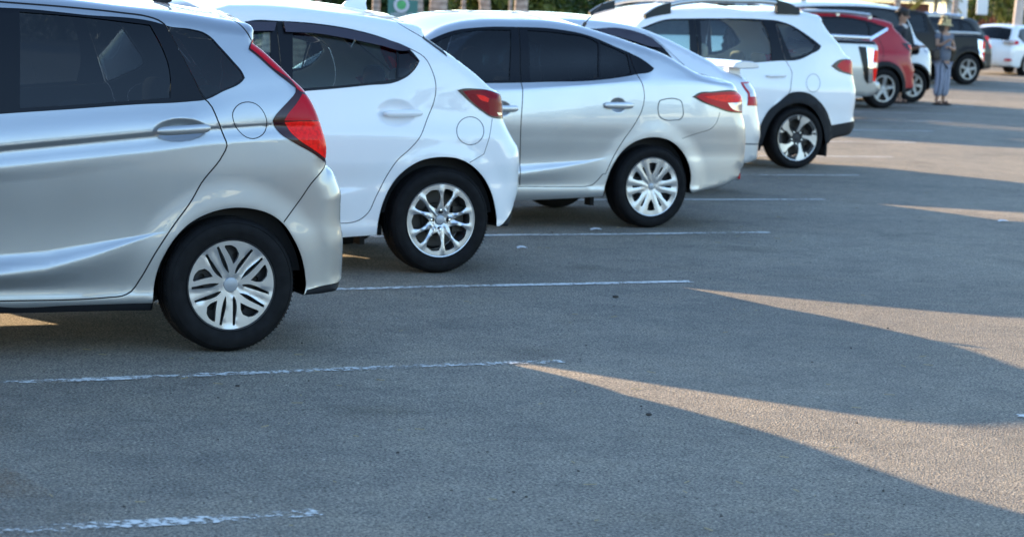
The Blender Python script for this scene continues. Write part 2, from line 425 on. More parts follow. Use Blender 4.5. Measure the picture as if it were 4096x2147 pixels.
        tri = [f for f in F if len(f) == 3]; C = np.array([(V[f[0]]+V[f[1]]+V[f[2]])/3 for f in tri]); keep = inside(C, s.out)
        reg = np.full(len(tri), -1)
        for k, r in enumerate(s.regions): reg[inside(C, r[2])] = k
        W = s.w(V); e = 0.0015
        du = (s.w(V+[e, 0])-s.w(V-[e, 0]))/(2*e); dz = (s.w(V+[0, e])-s.w(V-[0, e]))/(2*e)
        # points right on the rim would see the steep fall-off outside: limit the slope
        lim = 6.0; sl = np.hypot(du, dz); k = np.minimum(1, lim/np.maximum(sl, 1e-6)); du *= k; dz *= k
        Nn = np.stack([-du, -np.ones(len(V)), -dz], 1); Nn /= np.linalg.norm(Nn, axis=1)[:, None]
        parts = {}
        for t, f in enumerate(tri):
            if not keep[t]: continue
            if reg[t] < 0: key = ('body', None)
            else: r = s.regions[reg[t]]; key = (r[0], r[4])
            if key[0] is None: continue
            m, off = (body_mat, 0.0) if reg[t] < 0 else (s.regions[reg[t]][1] or body_mat, s.regions[reg[t]][3])
            parts.setdefault(key, []).append((f, m, off))
        s.parts = {}
        body = None
        strip = s.make_strip(body_mat, glass_ws, under_z)
        for key, L in sorted(parts.items(), key=lambda q: q[0][0] != 'body'):
            sides = (1, -1) if both else (1,)
            if key[0] == 'body': groups = [sides]
            else: groups = [(q,) for q in sides]
            for grp in groups:
                vm = {}; vv = []; nn = []; ff = []; mi = []; ml = []
                for sd in grp:
                    for f, m, off in L:
                        idx = []
                        for i in f:
                            kk = (i, off, sd)
                            if kk not in vm:
                                vm[kk] = len(vv); vv.append((V[i, 0], -(W[i]-off)*sd, V[i, 1])); nn.append((Nn[i, 0], Nn[i, 1]*sd, Nn[i, 2]))
                            idx.append(vm[kk])
                        a = V[f[0]]; b = V[f[1]]; c = V[f[2]]; ccw = (b[0]-a[0])*(c[1]-a[1])-(b[1]-a[1])*(c[0]-a[0]) > 0
                        if ccw != (sd > 0): idx = idx[::-1]
                        if m not in ml: ml.append(m)
                        ff.append(tuple(idx)); mi.append(ml.index(m))
                if key[0] == 'body':
                    # the cross strip over roof, tail, nose and underside closes the shell
                    for (sv, sf, smat) in strip['body']:
                        k0 = len(vv); vv += [q[0] for q in sv]; nn += [q[1] for q in sv]
                        if smat not in ml: ml.append(smat)
                        ff += [tuple(i+k0 for i in q) for q in sf]; mi += [ml.index(smat)]*len(sf)
                par = s.root if key[0] == 'body' or key[1] is None else s.parts.get(key[1], s.root)
                o = mesh_obj(key[0], vv, ff, ml, par, mi, nn)
                if grp[0] == 1: s.parts[key[0]] = o
        for nm, (sv, sf, smat) in strip['glass'].items():
            o = mesh_obj(nm, [q[0] for q in sv], sf, smat, s.root, None, [q[1] for q in sv]); s.parts[nm] = o
        return s
    def make_strip(s, body_mat, gmat, under_z):
        n = len(s.out); hw = s.w(s.oA)-0.0; hw = s.base(s.oA)-s.oD; T = np.array([-1, -.985, -.95, -.9, -.75, -.5, -.2, .2, .5, .75, .9, .95, .985, 1.0])
        crown = np.array([s.zr[z][2] for z in s.zone])
        for _ in range(5): crown = (np.roll(crown, 1)+crown*2+np.roll(crown, -1))/4
        def pt(i, t):
            c = crown[i]*(1-t*t)**1.5; return (s.oA[i, 0]+s.nout[i, 0]*c, t*hw[i], s.oA[i, 1]+s.nout[i, 1]*c)
        G = np.array([[pt(i, t) for t in T] for i in range(n)])
        # grid normals
        dI = np.roll(G, -1, 0)-np.roll(G, 1, 0); dT = np.gradient(G, axis=1); N = np.cross(dI, dT); N /= np.linalg.norm(N, axis=2)[..., None]+1e-9
        out3 = np.stack([s.nout[:, 0], np.zeros(n), s.nout[:, 1]], 1)[:, None, :]; sg = np.sign((N*out3).sum(2)); N *= sg[..., None]
        res = {'body': [], 'glass': {}}
        def emit(rows, cols, m, flip):
            vm = {}; sv = []; sf = []
            for i in rows:
                j = (i+1) % n
                for c in cols:
                    q = []
                    for a, b in ((i, c), (i, c+1), (j, c+1), (j, c)):
                        if (a, b) not in vm: vm[(a, b)] = len(sv); sv.append((tuple(G[a, b]), tuple(N[a, b])))
                        q.append(vm[(a, b)])
                    A, B, C = (Vector(sv[q[k]][0]) for k in range(3)); nn = (B-A).cross(C-A)
                    if nn.dot(Vector(sv[q[0]][1])) < 0: q = q[::-1]
                    sf.append(tuple(q))
            return sv, sf, m
        allc = list(range(len(T)-1)); mid = list(range(2, len(T)-3)); side = [c for c in allc if c not in mid]
        z = s.zone
        paint_rows = [i for i in range(n) if z[i] in ('roof', 'hood', 'rear', 'front', 'spoiler')]
        res['body'].append(emit(paint_rows, allc, body_mat, 1))
        rows = [i for i in range(n) if z[i] == 'lamp']
        if rows: res['body'].append(emit(rows, mid, G_DARK, 1)); res['body'].append(emit(rows, side, M_LENS, 1))
        for zz, nm in (('ws', 'windscreen'), ('rg', 'rear_window')):
            rows = [i for i in range(n) if z[i] == zz]
            if rows: res['glass'][nm] = emit(rows, mid, gmat or G_DARK, 1); res['body'].append(emit(rows, side, M_TRIM if zz == 'rg' else body_mat, 1))
        rows = [i for i in range(n) if z[i] in ('sill', 'low')]
        if rows: res['body'].append(emit(rows, allc, M_UNDER, 1))
        # wheel housings: tunnel in from each arch edge, closed by an inner wall
        rows = [i for i in range(n) if z[i] == 'arch']
        sv = []; sf = []
        for sd in (1, -1):
            run = []
            for i in rows+[None]:
                if i is not None and (not run or (run[-1]+1) % n == i): run.append(i); continue
                if len(run) > 2:
                    ids = run+[(run[-1]+1) % n]; k0 = len(sv)
                    for i2 in ids:
                        o2 = s.nout[i2]
                        for dep in (0.0, 0.05, 0.30):
                            lift = 0.0 if dep == 0 else -0.012
                            sv.append(((s.oA[i2, 0]+o2[0]*lift, -sd*(hw[i2]+0.006-dep), s.oA[i2, 1]+o2[1]*lift), (o2[0], 0, o2[1])))
                    for k in range(len(ids)-1):
                        for c in (0, 1): a = k0+k*3+c; sf.append((a, a+1, a+4, a+3))
                    sf.append(tuple(k0+k*3+2 for k in range(len(ids))))
                run = [i] if i is not None else []
        if sf: res['body'].append((sv, sf, M_LINER))
        return res

def cabin(car, belt, roof_z, u0, u1, seatmat, rows=((-1.45, 2), (-0.45, 3)), floor=0.35, seat_z=0.62, hw=None, hr=True):
    hw = hw or car.W/2-0.13; r = car.root
    b = MB(); x0, x1 = u0, u1
    b.add([(x0, -hw, floor), (x1, -hw, floor), (x1, hw, floor), (x0, hw, floor), (x0, -hw, belt), (x1, -hw, belt), (x1, hw, belt), (x0, hw, belt)],
          [(0, 1, 2, 3), (0, 1, 5, 4), (1, 2, 6, 5), (2, 3, 7, 6), (3, 0, 4, 7)])
    b.box((x0+0.2, 0, belt-0.03), (0.5, 2*hw, 0.10))
    b.build('cabin_trim', M_TUB, r, smooth=False)
    for su, n in rows:
        ys = (-0.37, 0.37) if n == 2 else (-0.42, 0.0, 0.42)
        if n == 2:
            for y in ys:
                q = MB(); q.ball((su, y, seat_z-0.1), (0.27, 0.25, 0.10), e=0.5); 
                q.tube([(su+0.22, y, seat_z-0.1), (su+0.30, y, seat_z+0.2), (su+0.38, y, seat_z+0.42)], [0.24, 0.25, 0.19], 12, flat=(1.0, 0.35)); 
                q.ball((su+0.42, y, seat_z+0.54), (0.055, 0.13, 0.095), e=0.7)
                q.tube([(su+0.39, y-0.05, seat_z+0.4), (su+0.42, y-0.05, seat_z+0.5)], 0.008, 6); q.tube([(su+0.39, y+0.05, seat_z+0.4), (su+0.42, y+0.05, seat_z+0.5)], 0.008, 6)
                q.build('seat', seatmat, r)
        else:
            q = MB(); q.ball((su, 0, seat_z-0.1), (0.26, hw*0.95, 0.10), e=0.4)
            q.tube([(su+0.25, 0, seat_z-0.1), (su+0.32, 0, seat_z+0.15), (su+0.42, 0, seat_z+0.38)], [hw*0.93, hw*0.93, hw*0.85], 16, flat=(1.0, 0.10))
            for y in ys: q.ball((su+0.46, y, seat_z+0.47), (0.05, 0.12, 0.08), e=0.7)
            q.build('rear_seat', seatmat, r)

def lever_handle(car, uz, L, H, ang, m, name='door_handle', proud=0.028, parent='rear_door', split=True):
    """grip bar standing off the door on two feet"""
    P = np.array([uz]); y = -float(car.w(P)[0]); V = []; F = []; nu, nv = 18, 10
    b = MB()
    for i in range(nu+1):
        t = math.sin(PI/2*(-1+2*i/nu)); e = max(0.0, 1-abs(t)**7)**0.5
        hh = H/2*max(e, 0.05); th = 0.011*max(e, 0.12); yy = y+(0.014-proud)*1.0-0.012*(1-t*t)
        for k in range(nv):
            a = 2*PI*k/nv; V.append((t*L/2, yy-th*math.cos(a), hh*math.sin(a)))
    for i in range(nu):
        for k in range(nv): k2 = (k+1) % nv; F.append((i*nv+k, i*nv+k2, (i+1)*nv+k2, (i+1)*nv+k))
    F += [tuple(range(nv)), tuple(nu*nv+k for k in range(nv))]
    ca, sa = math.cos(ang), math.sin(ang)
    b.add([(uz[0]+p[0]*ca-p[2]*sa, p[1], uz[1]+p[0]*sa+p[2]*ca) for p in V], F)
    for t in (-0.8, 0.8):
        cu, cz = uz[0]+t*L/2*ca, uz[1]+t*L/2*sa; b.box((cu, y+0.002, cz), (L*0.14, 0.03, H*0.5))
    o = b.build(name, m, car.parts.get(parent, car.root)); return o

# ------------------------------------------------------------------ wheels
def plate(P_out, holes, hf, depth, step, parent=None):
    """flat face with real cut-outs: front face y = -hf(x, z), hole and rim walls reach 'depth' back; returns verts, faces"""
    polys = [P_out]+holes; O = np.array(P_out); lo, hi = O.min(0), O.max(0)
    gx, gz = np.meshgrid(np.arange(lo[0], hi[0], step), np.arange(lo[1], hi[1], step)); pts = np.stack([gx.ravel(), gz.ravel()], 1); pts = pts[inside(pts, P_out)]
    A = np.concatenate([np.array(q) for q in polys]); B = np.concatenate([np.roll(np.array(q), -1, 0) for q in polys]); d, _, _ = seg_dist(pts, A, B); pts = pts[d > step*0.4]
    V, F = cdt_mesh(polys, pts); F = [f for f in F if len(f) == 3]; C = np.array([(V[f[0]]+V[f[1]]+V[f[2]])/3 for f in F]); ok = inside(C, P_out)
    for h in holes: ok &= ~inside(C, h)
    vv = [(p[0], -hf(p[0], p[1]), p[1]) for p in V]; ff = []
    for f, k in zip(F, ok):
        if not k: continue
        a, b, c = V[f[0]], V[f[1]], V[f[2]]; ccw = (b[0]-a[0])*(c[1]-a[1])-(b[1]-a[1])*(c[0]-a[0]) > 0
        ff.append(tuple(f) if ccw else tuple(f[::-1]))
    for q in polys:
        k0 = len(vv); n = len(q)
        for p in q: y = -hf(p[0], p[1]); vv.append((p[0], y, p[1])); vv.append((p[0], y+depth, p[1]))
        for i in range(n): j = (i+1) % n; ff.append((k0+2*i, k0+2*j, k0+2*j+1, k0+2*i+1))
    return vv, ff
def pol(r, a): a = math.radians(a); return (r*math.cos(a), r*math.sin(a))
def rot2(P, a):
    a = math.radians(a); c, s = math.cos(a), math.sin(a); return [(x*c-y*s, x*s+y*c) for x, y in P]
def circ(r, n=64, cx=0, cy=0): return [(cx+r*math.cos(2*PI*k/n), cy+r*math.sin(2*PI*k/n)) for k in range(n)]
def rim_holes(style, R):
    H = []
    if style == 'cover_y':       # five forked spokes with plain blades between
        win = [(.05, .47), (-.05, .66), (-.185, .87), (-.17, .905), (-.015, .905), (.09, .85), (.165, .727), (.145, .62)]
        s1 = [(-.372, .86), (-.318, .885), (-.075, .375), (-.05, .27), (-.085, .30)]
        s2 = [(.50, .785), (.45, .81), (.10, .34), (.085, .25), (.125, .265)]
        for k in range(5):
            for q in (win, s1, s2): H.append([(x*R, y*R) for x, y in spline(rot2(q, 72*k), 0.06, True, 28)])
    elif style == 'alloy_ten':   # ten slim spokes in pairs
        for k in range(5):
            a = 3+72*k
            big = [pol(.33, 36), pol(.50, 20), pol(.70, 18), pol(.86, 22), pol(.90, 36), pol(.86, 50), pol(.70, 54), pol(.50, 52)]
            sm = [pol(.38, 0), pol(.60, -9), pol(.80, -10.5), pol(.89, -9), pol(.90, 0), pol(.89, 9), pol(.80, 10.5), pol(.60, 9)]
            for q in (big, sm): H.append([(x*R, y*R) for x, y in spline(rot2(q, a), 0.05, True, 60)])
    elif style == 'cover_twelve':
        for k in range(6):
            wn = [pol(.44, 30), pol(.60, 21), pol(.85, 19.5), pol(.86, 30), pol(.85, 40.5), pol(.60, 39)]
            st = [pol(.42, 0), pol(.60, -3), pol(.78, -3.2), pol(.80, 0), pol(.78, 3.2), pol(.60, 3)]
            for q in (wn, st): H.append([(x*R, y*R) for x, y in spline(rot2(q, 60*k), 0.06, True, 60)])
    elif style == 'swirl':
        for k in range(5):
            q = [pol(.36, 92), pol(.62, 66), pol(.86, 60), pol(.87, 85), pol(.86, 108), pol(.6, 112)]
            H.append([(x*R, y*R) for x, y in spline(rot2(q, 72*k+20), 0.06, True, 60)])
    elif style == 'five':
        for k in range(5):
            q = [pol(.28, 36), pol(.55, 15), pol(.88, 10), pol(.90, 36), pol(.88, 62), pol(.55, 57)]
            H.append([(x*R, y*R) for x, y in spline(rot2(q, 72*k+12), 0.06, True, 60)])
    elif style == 'six':
        for k in range(6):
            q = [pol(.32, 30), pol(.55, 15), pol(.84, 13), pol(.86, 30), pol(.84, 47), pol(.55, 45)]
            H.append([(x*R, y*R) for x, y in spline(rot2(q, 60*k), 0.06, True, 60)])
    return H
def make_wheel(r, rim_r, width, style, parent, u, side, detail=True, wy=0.0, tilt=0.0):
    """wheel > tyre, rim (> hub_cap, wheel_nut...), brake_disc; side -1 is the camera side; wy = y of the outer face"""
    w = empty('wheel', (u, wy, r)); w.parent = parent
    if side > 0: w.rotation_euler = (0, tilt, PI)
    else: w.rotation_euler = (0, tilt, 0)
    b = MB(); R = rim_r; W = width; n = 72 if detail else 40
    prof = [(R*0.97, 0.035), (R*0.985, 0.012), (R*1.02, 0.004), (R*1.06, 0.0035), (R+(r-R)*0.28, -0.006), (R+(r-R)*0.5, -0.009), (R+(r-R)*0.70, -0.004), (R+(r-R)*0.74, -0.002), (R+(r-R)*0.76, -0.0045), (r*0.955, 0.006), (r*0.982, 0.018), (r*0.995, 0.032),
            (r, 0.045)]
    g = []
    if detail:
        for k in range(4):
            a = W*(0.22+0.56*k/3); g += [(r, a-0.007), (r-0.007, a-0.0055), (r-0.007, a+0.0055), (r, a+0.007)]
    prof += g+[(r, W-0.045), (r*0.985, W-0.015), (R+(r-R)*0.5, W+0.004), (R, W-0.01)]
    b.lathe(prof, n)
    if detail:       # shoulder sipes
        for k in range(96):
            a = 2*PI*k/96; c = math.cos(a); s2 = math.sin(a); q = MB()
            for yy in (0.030, W-0.03):
                p = (math.cos(a)*(r-0.0015), yy, math.sin(a)*(r-0.0015)); t = Vector((-s2, 0, c))*0.0025; o = Vector((c, 0, s2))*0.002; l = Vector((0, 0.018, 0))
                P = Vector(p); b.add([P-t-l-o, P+t-l-o, P+t+l, P-t+l, P-t-l-o*0.2, P+t-l-o*0.2], [(4, 5, 2, 3), (0, 1, 5, 4)])
    ty = b.build('tyre', M_RUBBER, w, sharp=50)
    # barrel + face
    b = MB(); b.lathe([(R*0.985, 0.010), (R*1.0, 0.006), (R*0.99, 0.001), (R*0.965, 0.0025), (R*0.955, 0.012), (R*0.95, 0.03), (R*0.90, 0.05), (R*0.88, W-0.03), (R*0.97, W-0.01)], n, 0)
    H = rim_holes(style, R*0.95); RR = R*0.958
    dish = {'cover_y': 0.012, 'alloy_ten': 0.012, 'cover_twelve': 0.014, 'swirl': 0.02, 'five': 0.02, 'six': 0.02}[style]
    def hf(x, z):
        q = min(1.0, math.hypot(x, z)/RR); a = math.degrees(math.atan2(z, x))
        h = -0.004-dish*(1-q)**1.2
        if style == 'alloy_ten':
            aa = (a-3+36) % 72-36; e = abs(abs(aa)-14.5); h += 0.007*max(0, 1-e/6.0)*min(1, (1-q)*6) - 0.018*max(0, 1-abs(q-0.0)/0.30)*0.5
        elif style == 'cover_twelve':
            aa = (a+30) % 60-30; e = abs(abs(aa)-12)/12; h += 0.008*(1-min(1, e))*min(1, q/0.3)*(0.6)
        elif style == 'cover_y':
            aa = (a-90+36) % 72-36; e = min(1.0, max(0, (abs(aa)-27)/9)); h += -0.003*(1 if abs(aa) > 26 else 0)*min(1, (1-q)*8)+0.002*e
        elif style in ('five', 'six'):
            k = 72 if style == 'five' else 60; a0 = a-(12 if style == 'five' else 0); aa = (a0+k/2) % k-k/2; h += -0.010*max(0, 1-abs(aa)/4.5)*min(1, (1-q)*5)
        return h
    face_m = M_RIM if style in ('cover_y', 'alloy_ten', 'cover_twelve') else (M_DARKSTEEL if style == 'swirl' else M_RIMG)
    vv, ff = plate(circ(RR, 96), H, hf, 0.016, R*0.09 if not detail else R*0.055)
    b.add(vv, ff, 1)
    rim = b.build('rim', [(M_RIM if style in ('alloy_ten', 'swirl') else M_DARKSTEEL) if style != 'cover_twelve' else M_RIM, face_m], w, sharp=32)
    b = MB(); cr = {'cover_y': 0.165, 'alloy_ten': 0.135, 'cover_twelve': 0.12, 'swirl': 0.16, 'five': 0.16, 'six': 0.17}[style]*R
    top = 0.004+dish
    b.lathe([(0.0001, top-0.008), (cr*0.6, top-0.0075), (cr*0.92, top-0.005), (cr, top-0.001), (cr, top+0.015)], 40)
    b.build('hub_cap', M_CAP if style != 'swirl' else M_DARKSTEEL, rim)
    if style == 'swirl':
        b = MB()
        for k in range(5):
            q = [(-.03, .28), (.10, .27), (.20, .47), (.31, .58), (.47, .66), (.60, .745), (.45, .85), (.2, .935), (.10, .80), (.105, .62), (.04, .46)]
            q = spline([(x*R, y*R) for x, y in rot2(q, 72*k)], 0.02, True, 50); vv, ff = plate(q, [], lambda x, z: hf(x, z)+0.006, 0.012, 0.03); b.add(vv, ff)
            t = spline([(x*R, y*R) for x, y in rot2([(-.05, .96), (.05, .95), (.03, .74), (-.02, .80)], 72*k)], 0.02, True, 50); vv, ff = plate(t, [], lambda x, z: hf(x, z)+0.005, 0.01, 0.03); b.add(vv, ff)
        b.build('spoke_face', M_RIM, rim, sharp=30)
    if style in ('alloy_ten', 'swirl', 'five', 'six'):
        nn, nr = (4, 0.265*R) if style == 'alloy_ten' else (5, 0.27*R)
        if detail or style == 'swirl':
            for k in range(nn):
                a = 2*PI*k/nn+(PI/2 if nn == 4 else 0.9); cx, cz = math.cos(a)*nr, math.sin(a)*nr; b = MB()
                b.lathe([(0.021, top-0.0015), (0.016, top-0.003), (0.0145, top+0.012)], 20, 0, c=(cx, 0, cz))
                b.lathe([(0.0001, top-0.010), (0.007, top-0.009), (0.0095, top-0.004), (0.0095, top+0.01)], 12, 1, c=(cx, 0, cz))
                b.lathe([(0.0205, top-0.0025), (0.0001, top-0.0024)], 20, 0, c=(cx, 0, cz))
                b.build('wheel_nut', [M_TRIM, M_CHROME], rim)
    # brake behind
    b = MB()
    if style in ('cover_y', 'cover_twelve'):
        hs = [circ(R*0.075, 14, *pol(R*0.62, 22.5*k+8)) for k in range(16)]
        vv, ff = plate(circ(R*0.9, 48), hs, lambda x, z: -0.040-0.02*math.hypot(x, z)/R, 0.006, R*0.12); b.add(vv, ff)
        b.lathe([(0.0001, 0.075), (R*0.86, 0.075)], 40, 0)
        b.build('steel_wheel_disc', M_DARKSTEEL, w)
    else:
        b.lathe([(0.0001, 0.075), (R*0.42, 0.073), (R*0.45, 0.09), (R*0.74, 0.09), (R*0.74, 0.115), (0.0001, 0.115)], 40)
        b.box((R*0.62, 0.09, 0.0), (0.07, 0.05, 0.15))
        b.build('brake_disc', mat('brake_iron', (0.05, 0.045, 0.04), 0.5, metal=0.5), w)
    b = MB(); b.lathe([(0.0001, W-0.035), (R*0.86, W-0.03)], 30); b.build('backing_plate', M_LINER, w)
    return w
def put_wheels(car, r, rim_r, width, style, wy=0.015, detail=True, fronts=True, tilts=(0, 0, 0, 0)):
    for k, (u, sd) in enumerate(((0, -1), (0, 1), (-car.wb, -1), (-car.wb, 1))):
        if k >= 2 and not fronts: continue
        y = sd*(car.W/2-wy); make_wheel(r, rim_r, width, style, car.root, u, sd, detail and sd < 0 and k == 0, y, tilts[k])
# ================================================================== ground
def asphalt():
    m, t, b = nodes_of('asphalt'); L = t.links
    tc = t.nodes.new('ShaderNodeTexCoord')
    def noise(sc, det=6, rough=0.6):
        n = t.nodes.new('ShaderNodeTexNoise'); n.inputs['Scale'].default_value = sc; n.inputs['Detail'].default_value = det; n.inputs['Roughness'].default_value = rough
        L.new(tc.outputs['Object'], n.inputs['Vector']); return n
    def ramp(src, stops):
        r = t.nodes.new('ShaderNodeValToRGB'); L.new(src, r.inputs[0]); e = r.color_ramp.elements
        while len(e) < len(stops): e.new(0.5)
        for q, (p, c) in zip(e, stops): q.position = p; q.color = (*c, 1)
        return r
    big = noise(0.35, 8, 0.65); mid = noise(2.2, 8, 0.7); fine = noise(95, 3, 0.6)
    vor = t.nodes.new('ShaderNodeTexVoronoi'); vor.inputs['Scale'].default_value = 130; L.new(tc.outputs['Object'], vor.inputs['Vector'])
    c1 = ramp(big.outputs[0], [(0.33, (0.184, 0.172, 0.148)), (0.67, (0.288, 0.260, 0.214))])
    c2 = ramp(mid.outputs[0], [(0.28, (0.72, 0.73, 0.76)), (0.50, (1.0, 1.0, 1.0)), (0.74, (1.18, 1.14, 1.07))])
    c3 = ramp(fine.outputs[0], [(0.34, (0.45, 0.45, 0.46)), (0.5, (0.95, 0.95, 0.95)), (0.64, (1.7, 1.67, 1.6))])
    c4 = ramp(vor.outputs['Color'], [(0.05, (0.55, 0.55, 0.56)), (0.5, (1.0, 1.0, 1.0)), (0.92, (1.1, 1.1, 1.08)), (1.0, (2.3, 2.2, 2.1))])
    por = noise(62, 2, 0.55); c5 = ramp(por.outputs[0], [(0.33, (0.16, 0.16, 0.17)), (0.38, (1.0, 1.0, 1.0)), (0.62, (1.0, 1.0, 1.0)), (0.70, (1.5, 1.48, 1.42))])
    st = noise(0.9, 5, 0.6); c7 = ramp(st.outputs[0], [(0.28, (0.72, 0.71, 0.70)), (0.42, (1.0, 1.0, 1.0))])
    vo = t.nodes.new('ShaderNodeTexVoronoi'); vo.inputs['Scale'].default_value = 0.75; nd = noise(5, 3, 0.6); va = t.nodes.new('ShaderNodeVectorMath'); va.operation = 'MULTIPLY_ADD'; L.new(nd.outputs['Color'], va.inputs[0]); va.inputs[1].default_value = (0.35, 0.35, 0); L.new(tc.outputs['Object'], va.inputs[2]); L.new(va.outputs[0], vo.inputs['Vector']); c8 = ramp(vo.outputs['Distance'], [(0.05, (0.74, 0.73, 0.71)), (0.17, (1.0, 1.0, 1.0))])
    clump = noise(11, 5, 0.7); c6 = ramp(clump.outputs[0], [(0.30, (0.80, 0.80, 0.80)), (0.70, (1.18, 1.17, 1.15))])
    def mul(a, b2):
        x = t.nodes.new('ShaderNodeMix'); x.data_type = 'RGBA'; x.blend_type = 'MULTIPLY'; x.inputs[0].default_value = 1.0
        x.clamp_result = False
        L.new(a, x.inputs[6]); L.new(b2, x.inputs[7]); return x.outputs[2]
    col = mul(mul(mul(mul(mul(mul(mul(c7.outputs[0], c5.outputs[0]), c6.outputs[0]), c1.outputs[0]), c2.outputs[0]), c3.outputs[0]), c4.outputs[0]), c8.outputs[0])
    L.new(col, b.inputs['Base Color']); b.inputs['Roughness'].default_value = 0.78; b.inputs['Specular IOR Level'].default_value = 0.35
    ad = t.nodes.new('ShaderNodeMath'); ad.operation = 'ADD'; L.new(fine.outputs[0], ad.inputs[0]); L.new(vor.outputs['Distance'], ad.inputs[1])
    bp = t.nodes.new('ShaderNodeBump'); bp.inputs['Strength'].default_value = 1.0; bp.inputs['Distance'].default_value = 0.009
    L.new(ad.outputs[0], bp.inputs['Height']); L.new(bp.outputs[0], b.inputs['Normal'])
    return m
M_ASPH = asphalt()
g = mesh_obj('ground', [(-900, -900, 0), (1200, -900, 0), (1200, 1500, 0), (-900, 1500, 0)], [(0, 1, 2, 3)], M_ASPH, smooth=False); tag(g, kind='structure')

def line_mat():
    m, t, b = nodes_of('worn_line_paint'); L = t.links
    b.inputs['Base Color'].default_value = (0.60, 0.60, 0.57, 1); b.inputs['Roughness'].default_value = 0.7
    tc = t.nodes.new('ShaderNodeTexCoord')
    uvm = t.nodes.new('ShaderNodeAttribute'); uvm.attribute_name = 'edge'
    n = t.nodes.new('ShaderNodeTexNoise'); n.inputs['Scale'].default_value = 28; n.inputs['Detail'].default_value = 8; n.inputs['Roughness'].default_value = 0.75
    L.new(tc.outputs['Object'], n.inputs['Vector'])
    n2 = t.nodes.new('ShaderNodeTexNoise'); n2.inputs['Scale'].default_value = 1.7; n2.inputs['Detail'].default_value = 4; L.new(tc.outputs['Object'], n2.inputs['Vector'])
    w = t.nodes.new('ShaderNodeMath'); w.operation = 'MULTIPLY_ADD'; L.new(n2.outputs[0], w.inputs[0]); w.inputs[1].default_value = 0.5; w.inputs[2].default_value = -0.25
    a = t.nodes.new('ShaderNodeMath'); a.operation = 'ADD'; L.new(n.outputs[0], a.inputs[0]); L.new(w.outputs[0], a.inputs[1])
    a2 = t.nodes.new('ShaderNodeMath'); a2.operation = 'ADD'; L.new(a.outputs[0], a2.inputs[0]); L.new(uvm.outputs['Fac'], a2.inputs[1])
    mr = t.nodes.new('ShaderNodeMapRange'); L.new(a2.outputs[0], mr.inputs[0]); mr.inputs[1].default_value = 0.50; mr.inputs[2].default_value = 0.60
    L.new(mr.outputs[0], b.inputs['Alpha']); return m
M_LINE = line_mat()
def stripe(name, P0, P1, wid, fade0=0.0, wear=0.0, jit=0.012, z=0.004, label=None, seed=0):
    """road paint as a sheet; 'edge' attribute carries how much paint is left (falls off at the ragged border)"""
    rg = random.Random(seed); P0 = np.array(P0); P1 = np.array(P1); Ln = np.linalg.norm(P1-P0); d = (P1-P0)/Ln; nn = np.array([-d[1], d[0]]); k = max(2, int(Ln/0.08)); V = []; F = []; A = []
    off = 0.0
    for i in range(k+1):
        off = off*0.9+rg.uniform(-jit, jit)*0.5; c = P0+d*Ln*i/k+nn*off
        for q, e in ((-0.62, -0.35), (-0.42, 0.06), (0.0, 0.10), (0.42, 0.06), (0.62, -0.35)):
            p = c+nn*wid*q; V.append((p[0], p[1], z)); s = i/k; A.append(e-wear-fade0*(1-s)**1.5-(0.5 if i in (0, k) else 0))
    for i in range(k):
        for q in range(4): F.append((i*5+q, i*5+5+q, i*5+6+q, i*5+1+q)[::-1])
    o = mesh_obj(name, V, F, M_LINE, smooth=False); at = o.data.attributes.new('edge', 'FLOAT', 'POINT'); at.data.foreach_set('value', A)
    tag(o, kind='structure'); return o
X0, Y0, DX, DY = 2.6049, 6.5238, 2.1347, 2.5287
for k in range(-2, 13):
    if k == 0: continue
    stripe('parking_line', (X0+k*DX-5.0, Y0+k*DY), (X0+k*DX, Y0+k*DY), 0.092, wear=0.03 if k == 1 else -0.01 if k else 0.06, seed=k)
stripe('parking_line', (-2.4, Y0), (X0, Y0), 0.11, fade0=0.12, wear=0.058, seed=50)
a = at_ground(1130, 1290); b_ = at_ground(1720, 1272); stripe('parking_line', a[:2], b_[:2], 0.05, wear=0.17, seed=60)
a = at_ground(4010, 1648); b_ = at_ground(4250, 1690); stripe('parking_line', a[:2], b_[:2], 0.10, wear=0.02, seed=61)

def brown_patch_mat():
    m, t, b = nodes_of('brown_patch'); L = t.links; b.inputs['Base Color'].default_value = (0.20, 0.11, 0.05, 1); b.inputs['Roughness'].default_value = 0.9
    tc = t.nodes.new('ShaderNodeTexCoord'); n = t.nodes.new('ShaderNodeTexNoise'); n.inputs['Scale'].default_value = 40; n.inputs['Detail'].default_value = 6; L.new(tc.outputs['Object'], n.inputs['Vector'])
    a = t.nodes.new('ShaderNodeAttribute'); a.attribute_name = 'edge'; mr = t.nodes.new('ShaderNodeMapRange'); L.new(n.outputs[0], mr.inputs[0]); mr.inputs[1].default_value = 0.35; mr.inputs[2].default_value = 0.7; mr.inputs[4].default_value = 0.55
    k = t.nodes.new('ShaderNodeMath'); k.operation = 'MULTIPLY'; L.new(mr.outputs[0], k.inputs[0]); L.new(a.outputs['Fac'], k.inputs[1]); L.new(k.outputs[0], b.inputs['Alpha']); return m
P_ = [at_ground(*q) for q in ((-150, 1830), (60, 1885), (235, 1985), (120, 2003), (-150, 1975))]; c_ = sum(P_)/5  # see-through brown patch on the asphalt, noisy, fading out to the right
o = mesh_obj('brown_patch', [(c_[0], c_[1], 0.004)]+[(q[0], q[1], 0.004) for q in P_], [(0, i+1, (i+1) % 5+1) for i in range(5)], brown_patch_mat(), smooth=False); at = o.data.attributes.new('edge', 'FLOAT', 'POINT'); at.data.foreach_set('value', [1.0, 0.9, 0.6, 0.15, 0.35, 0.9]); tag(o, kind='structure')

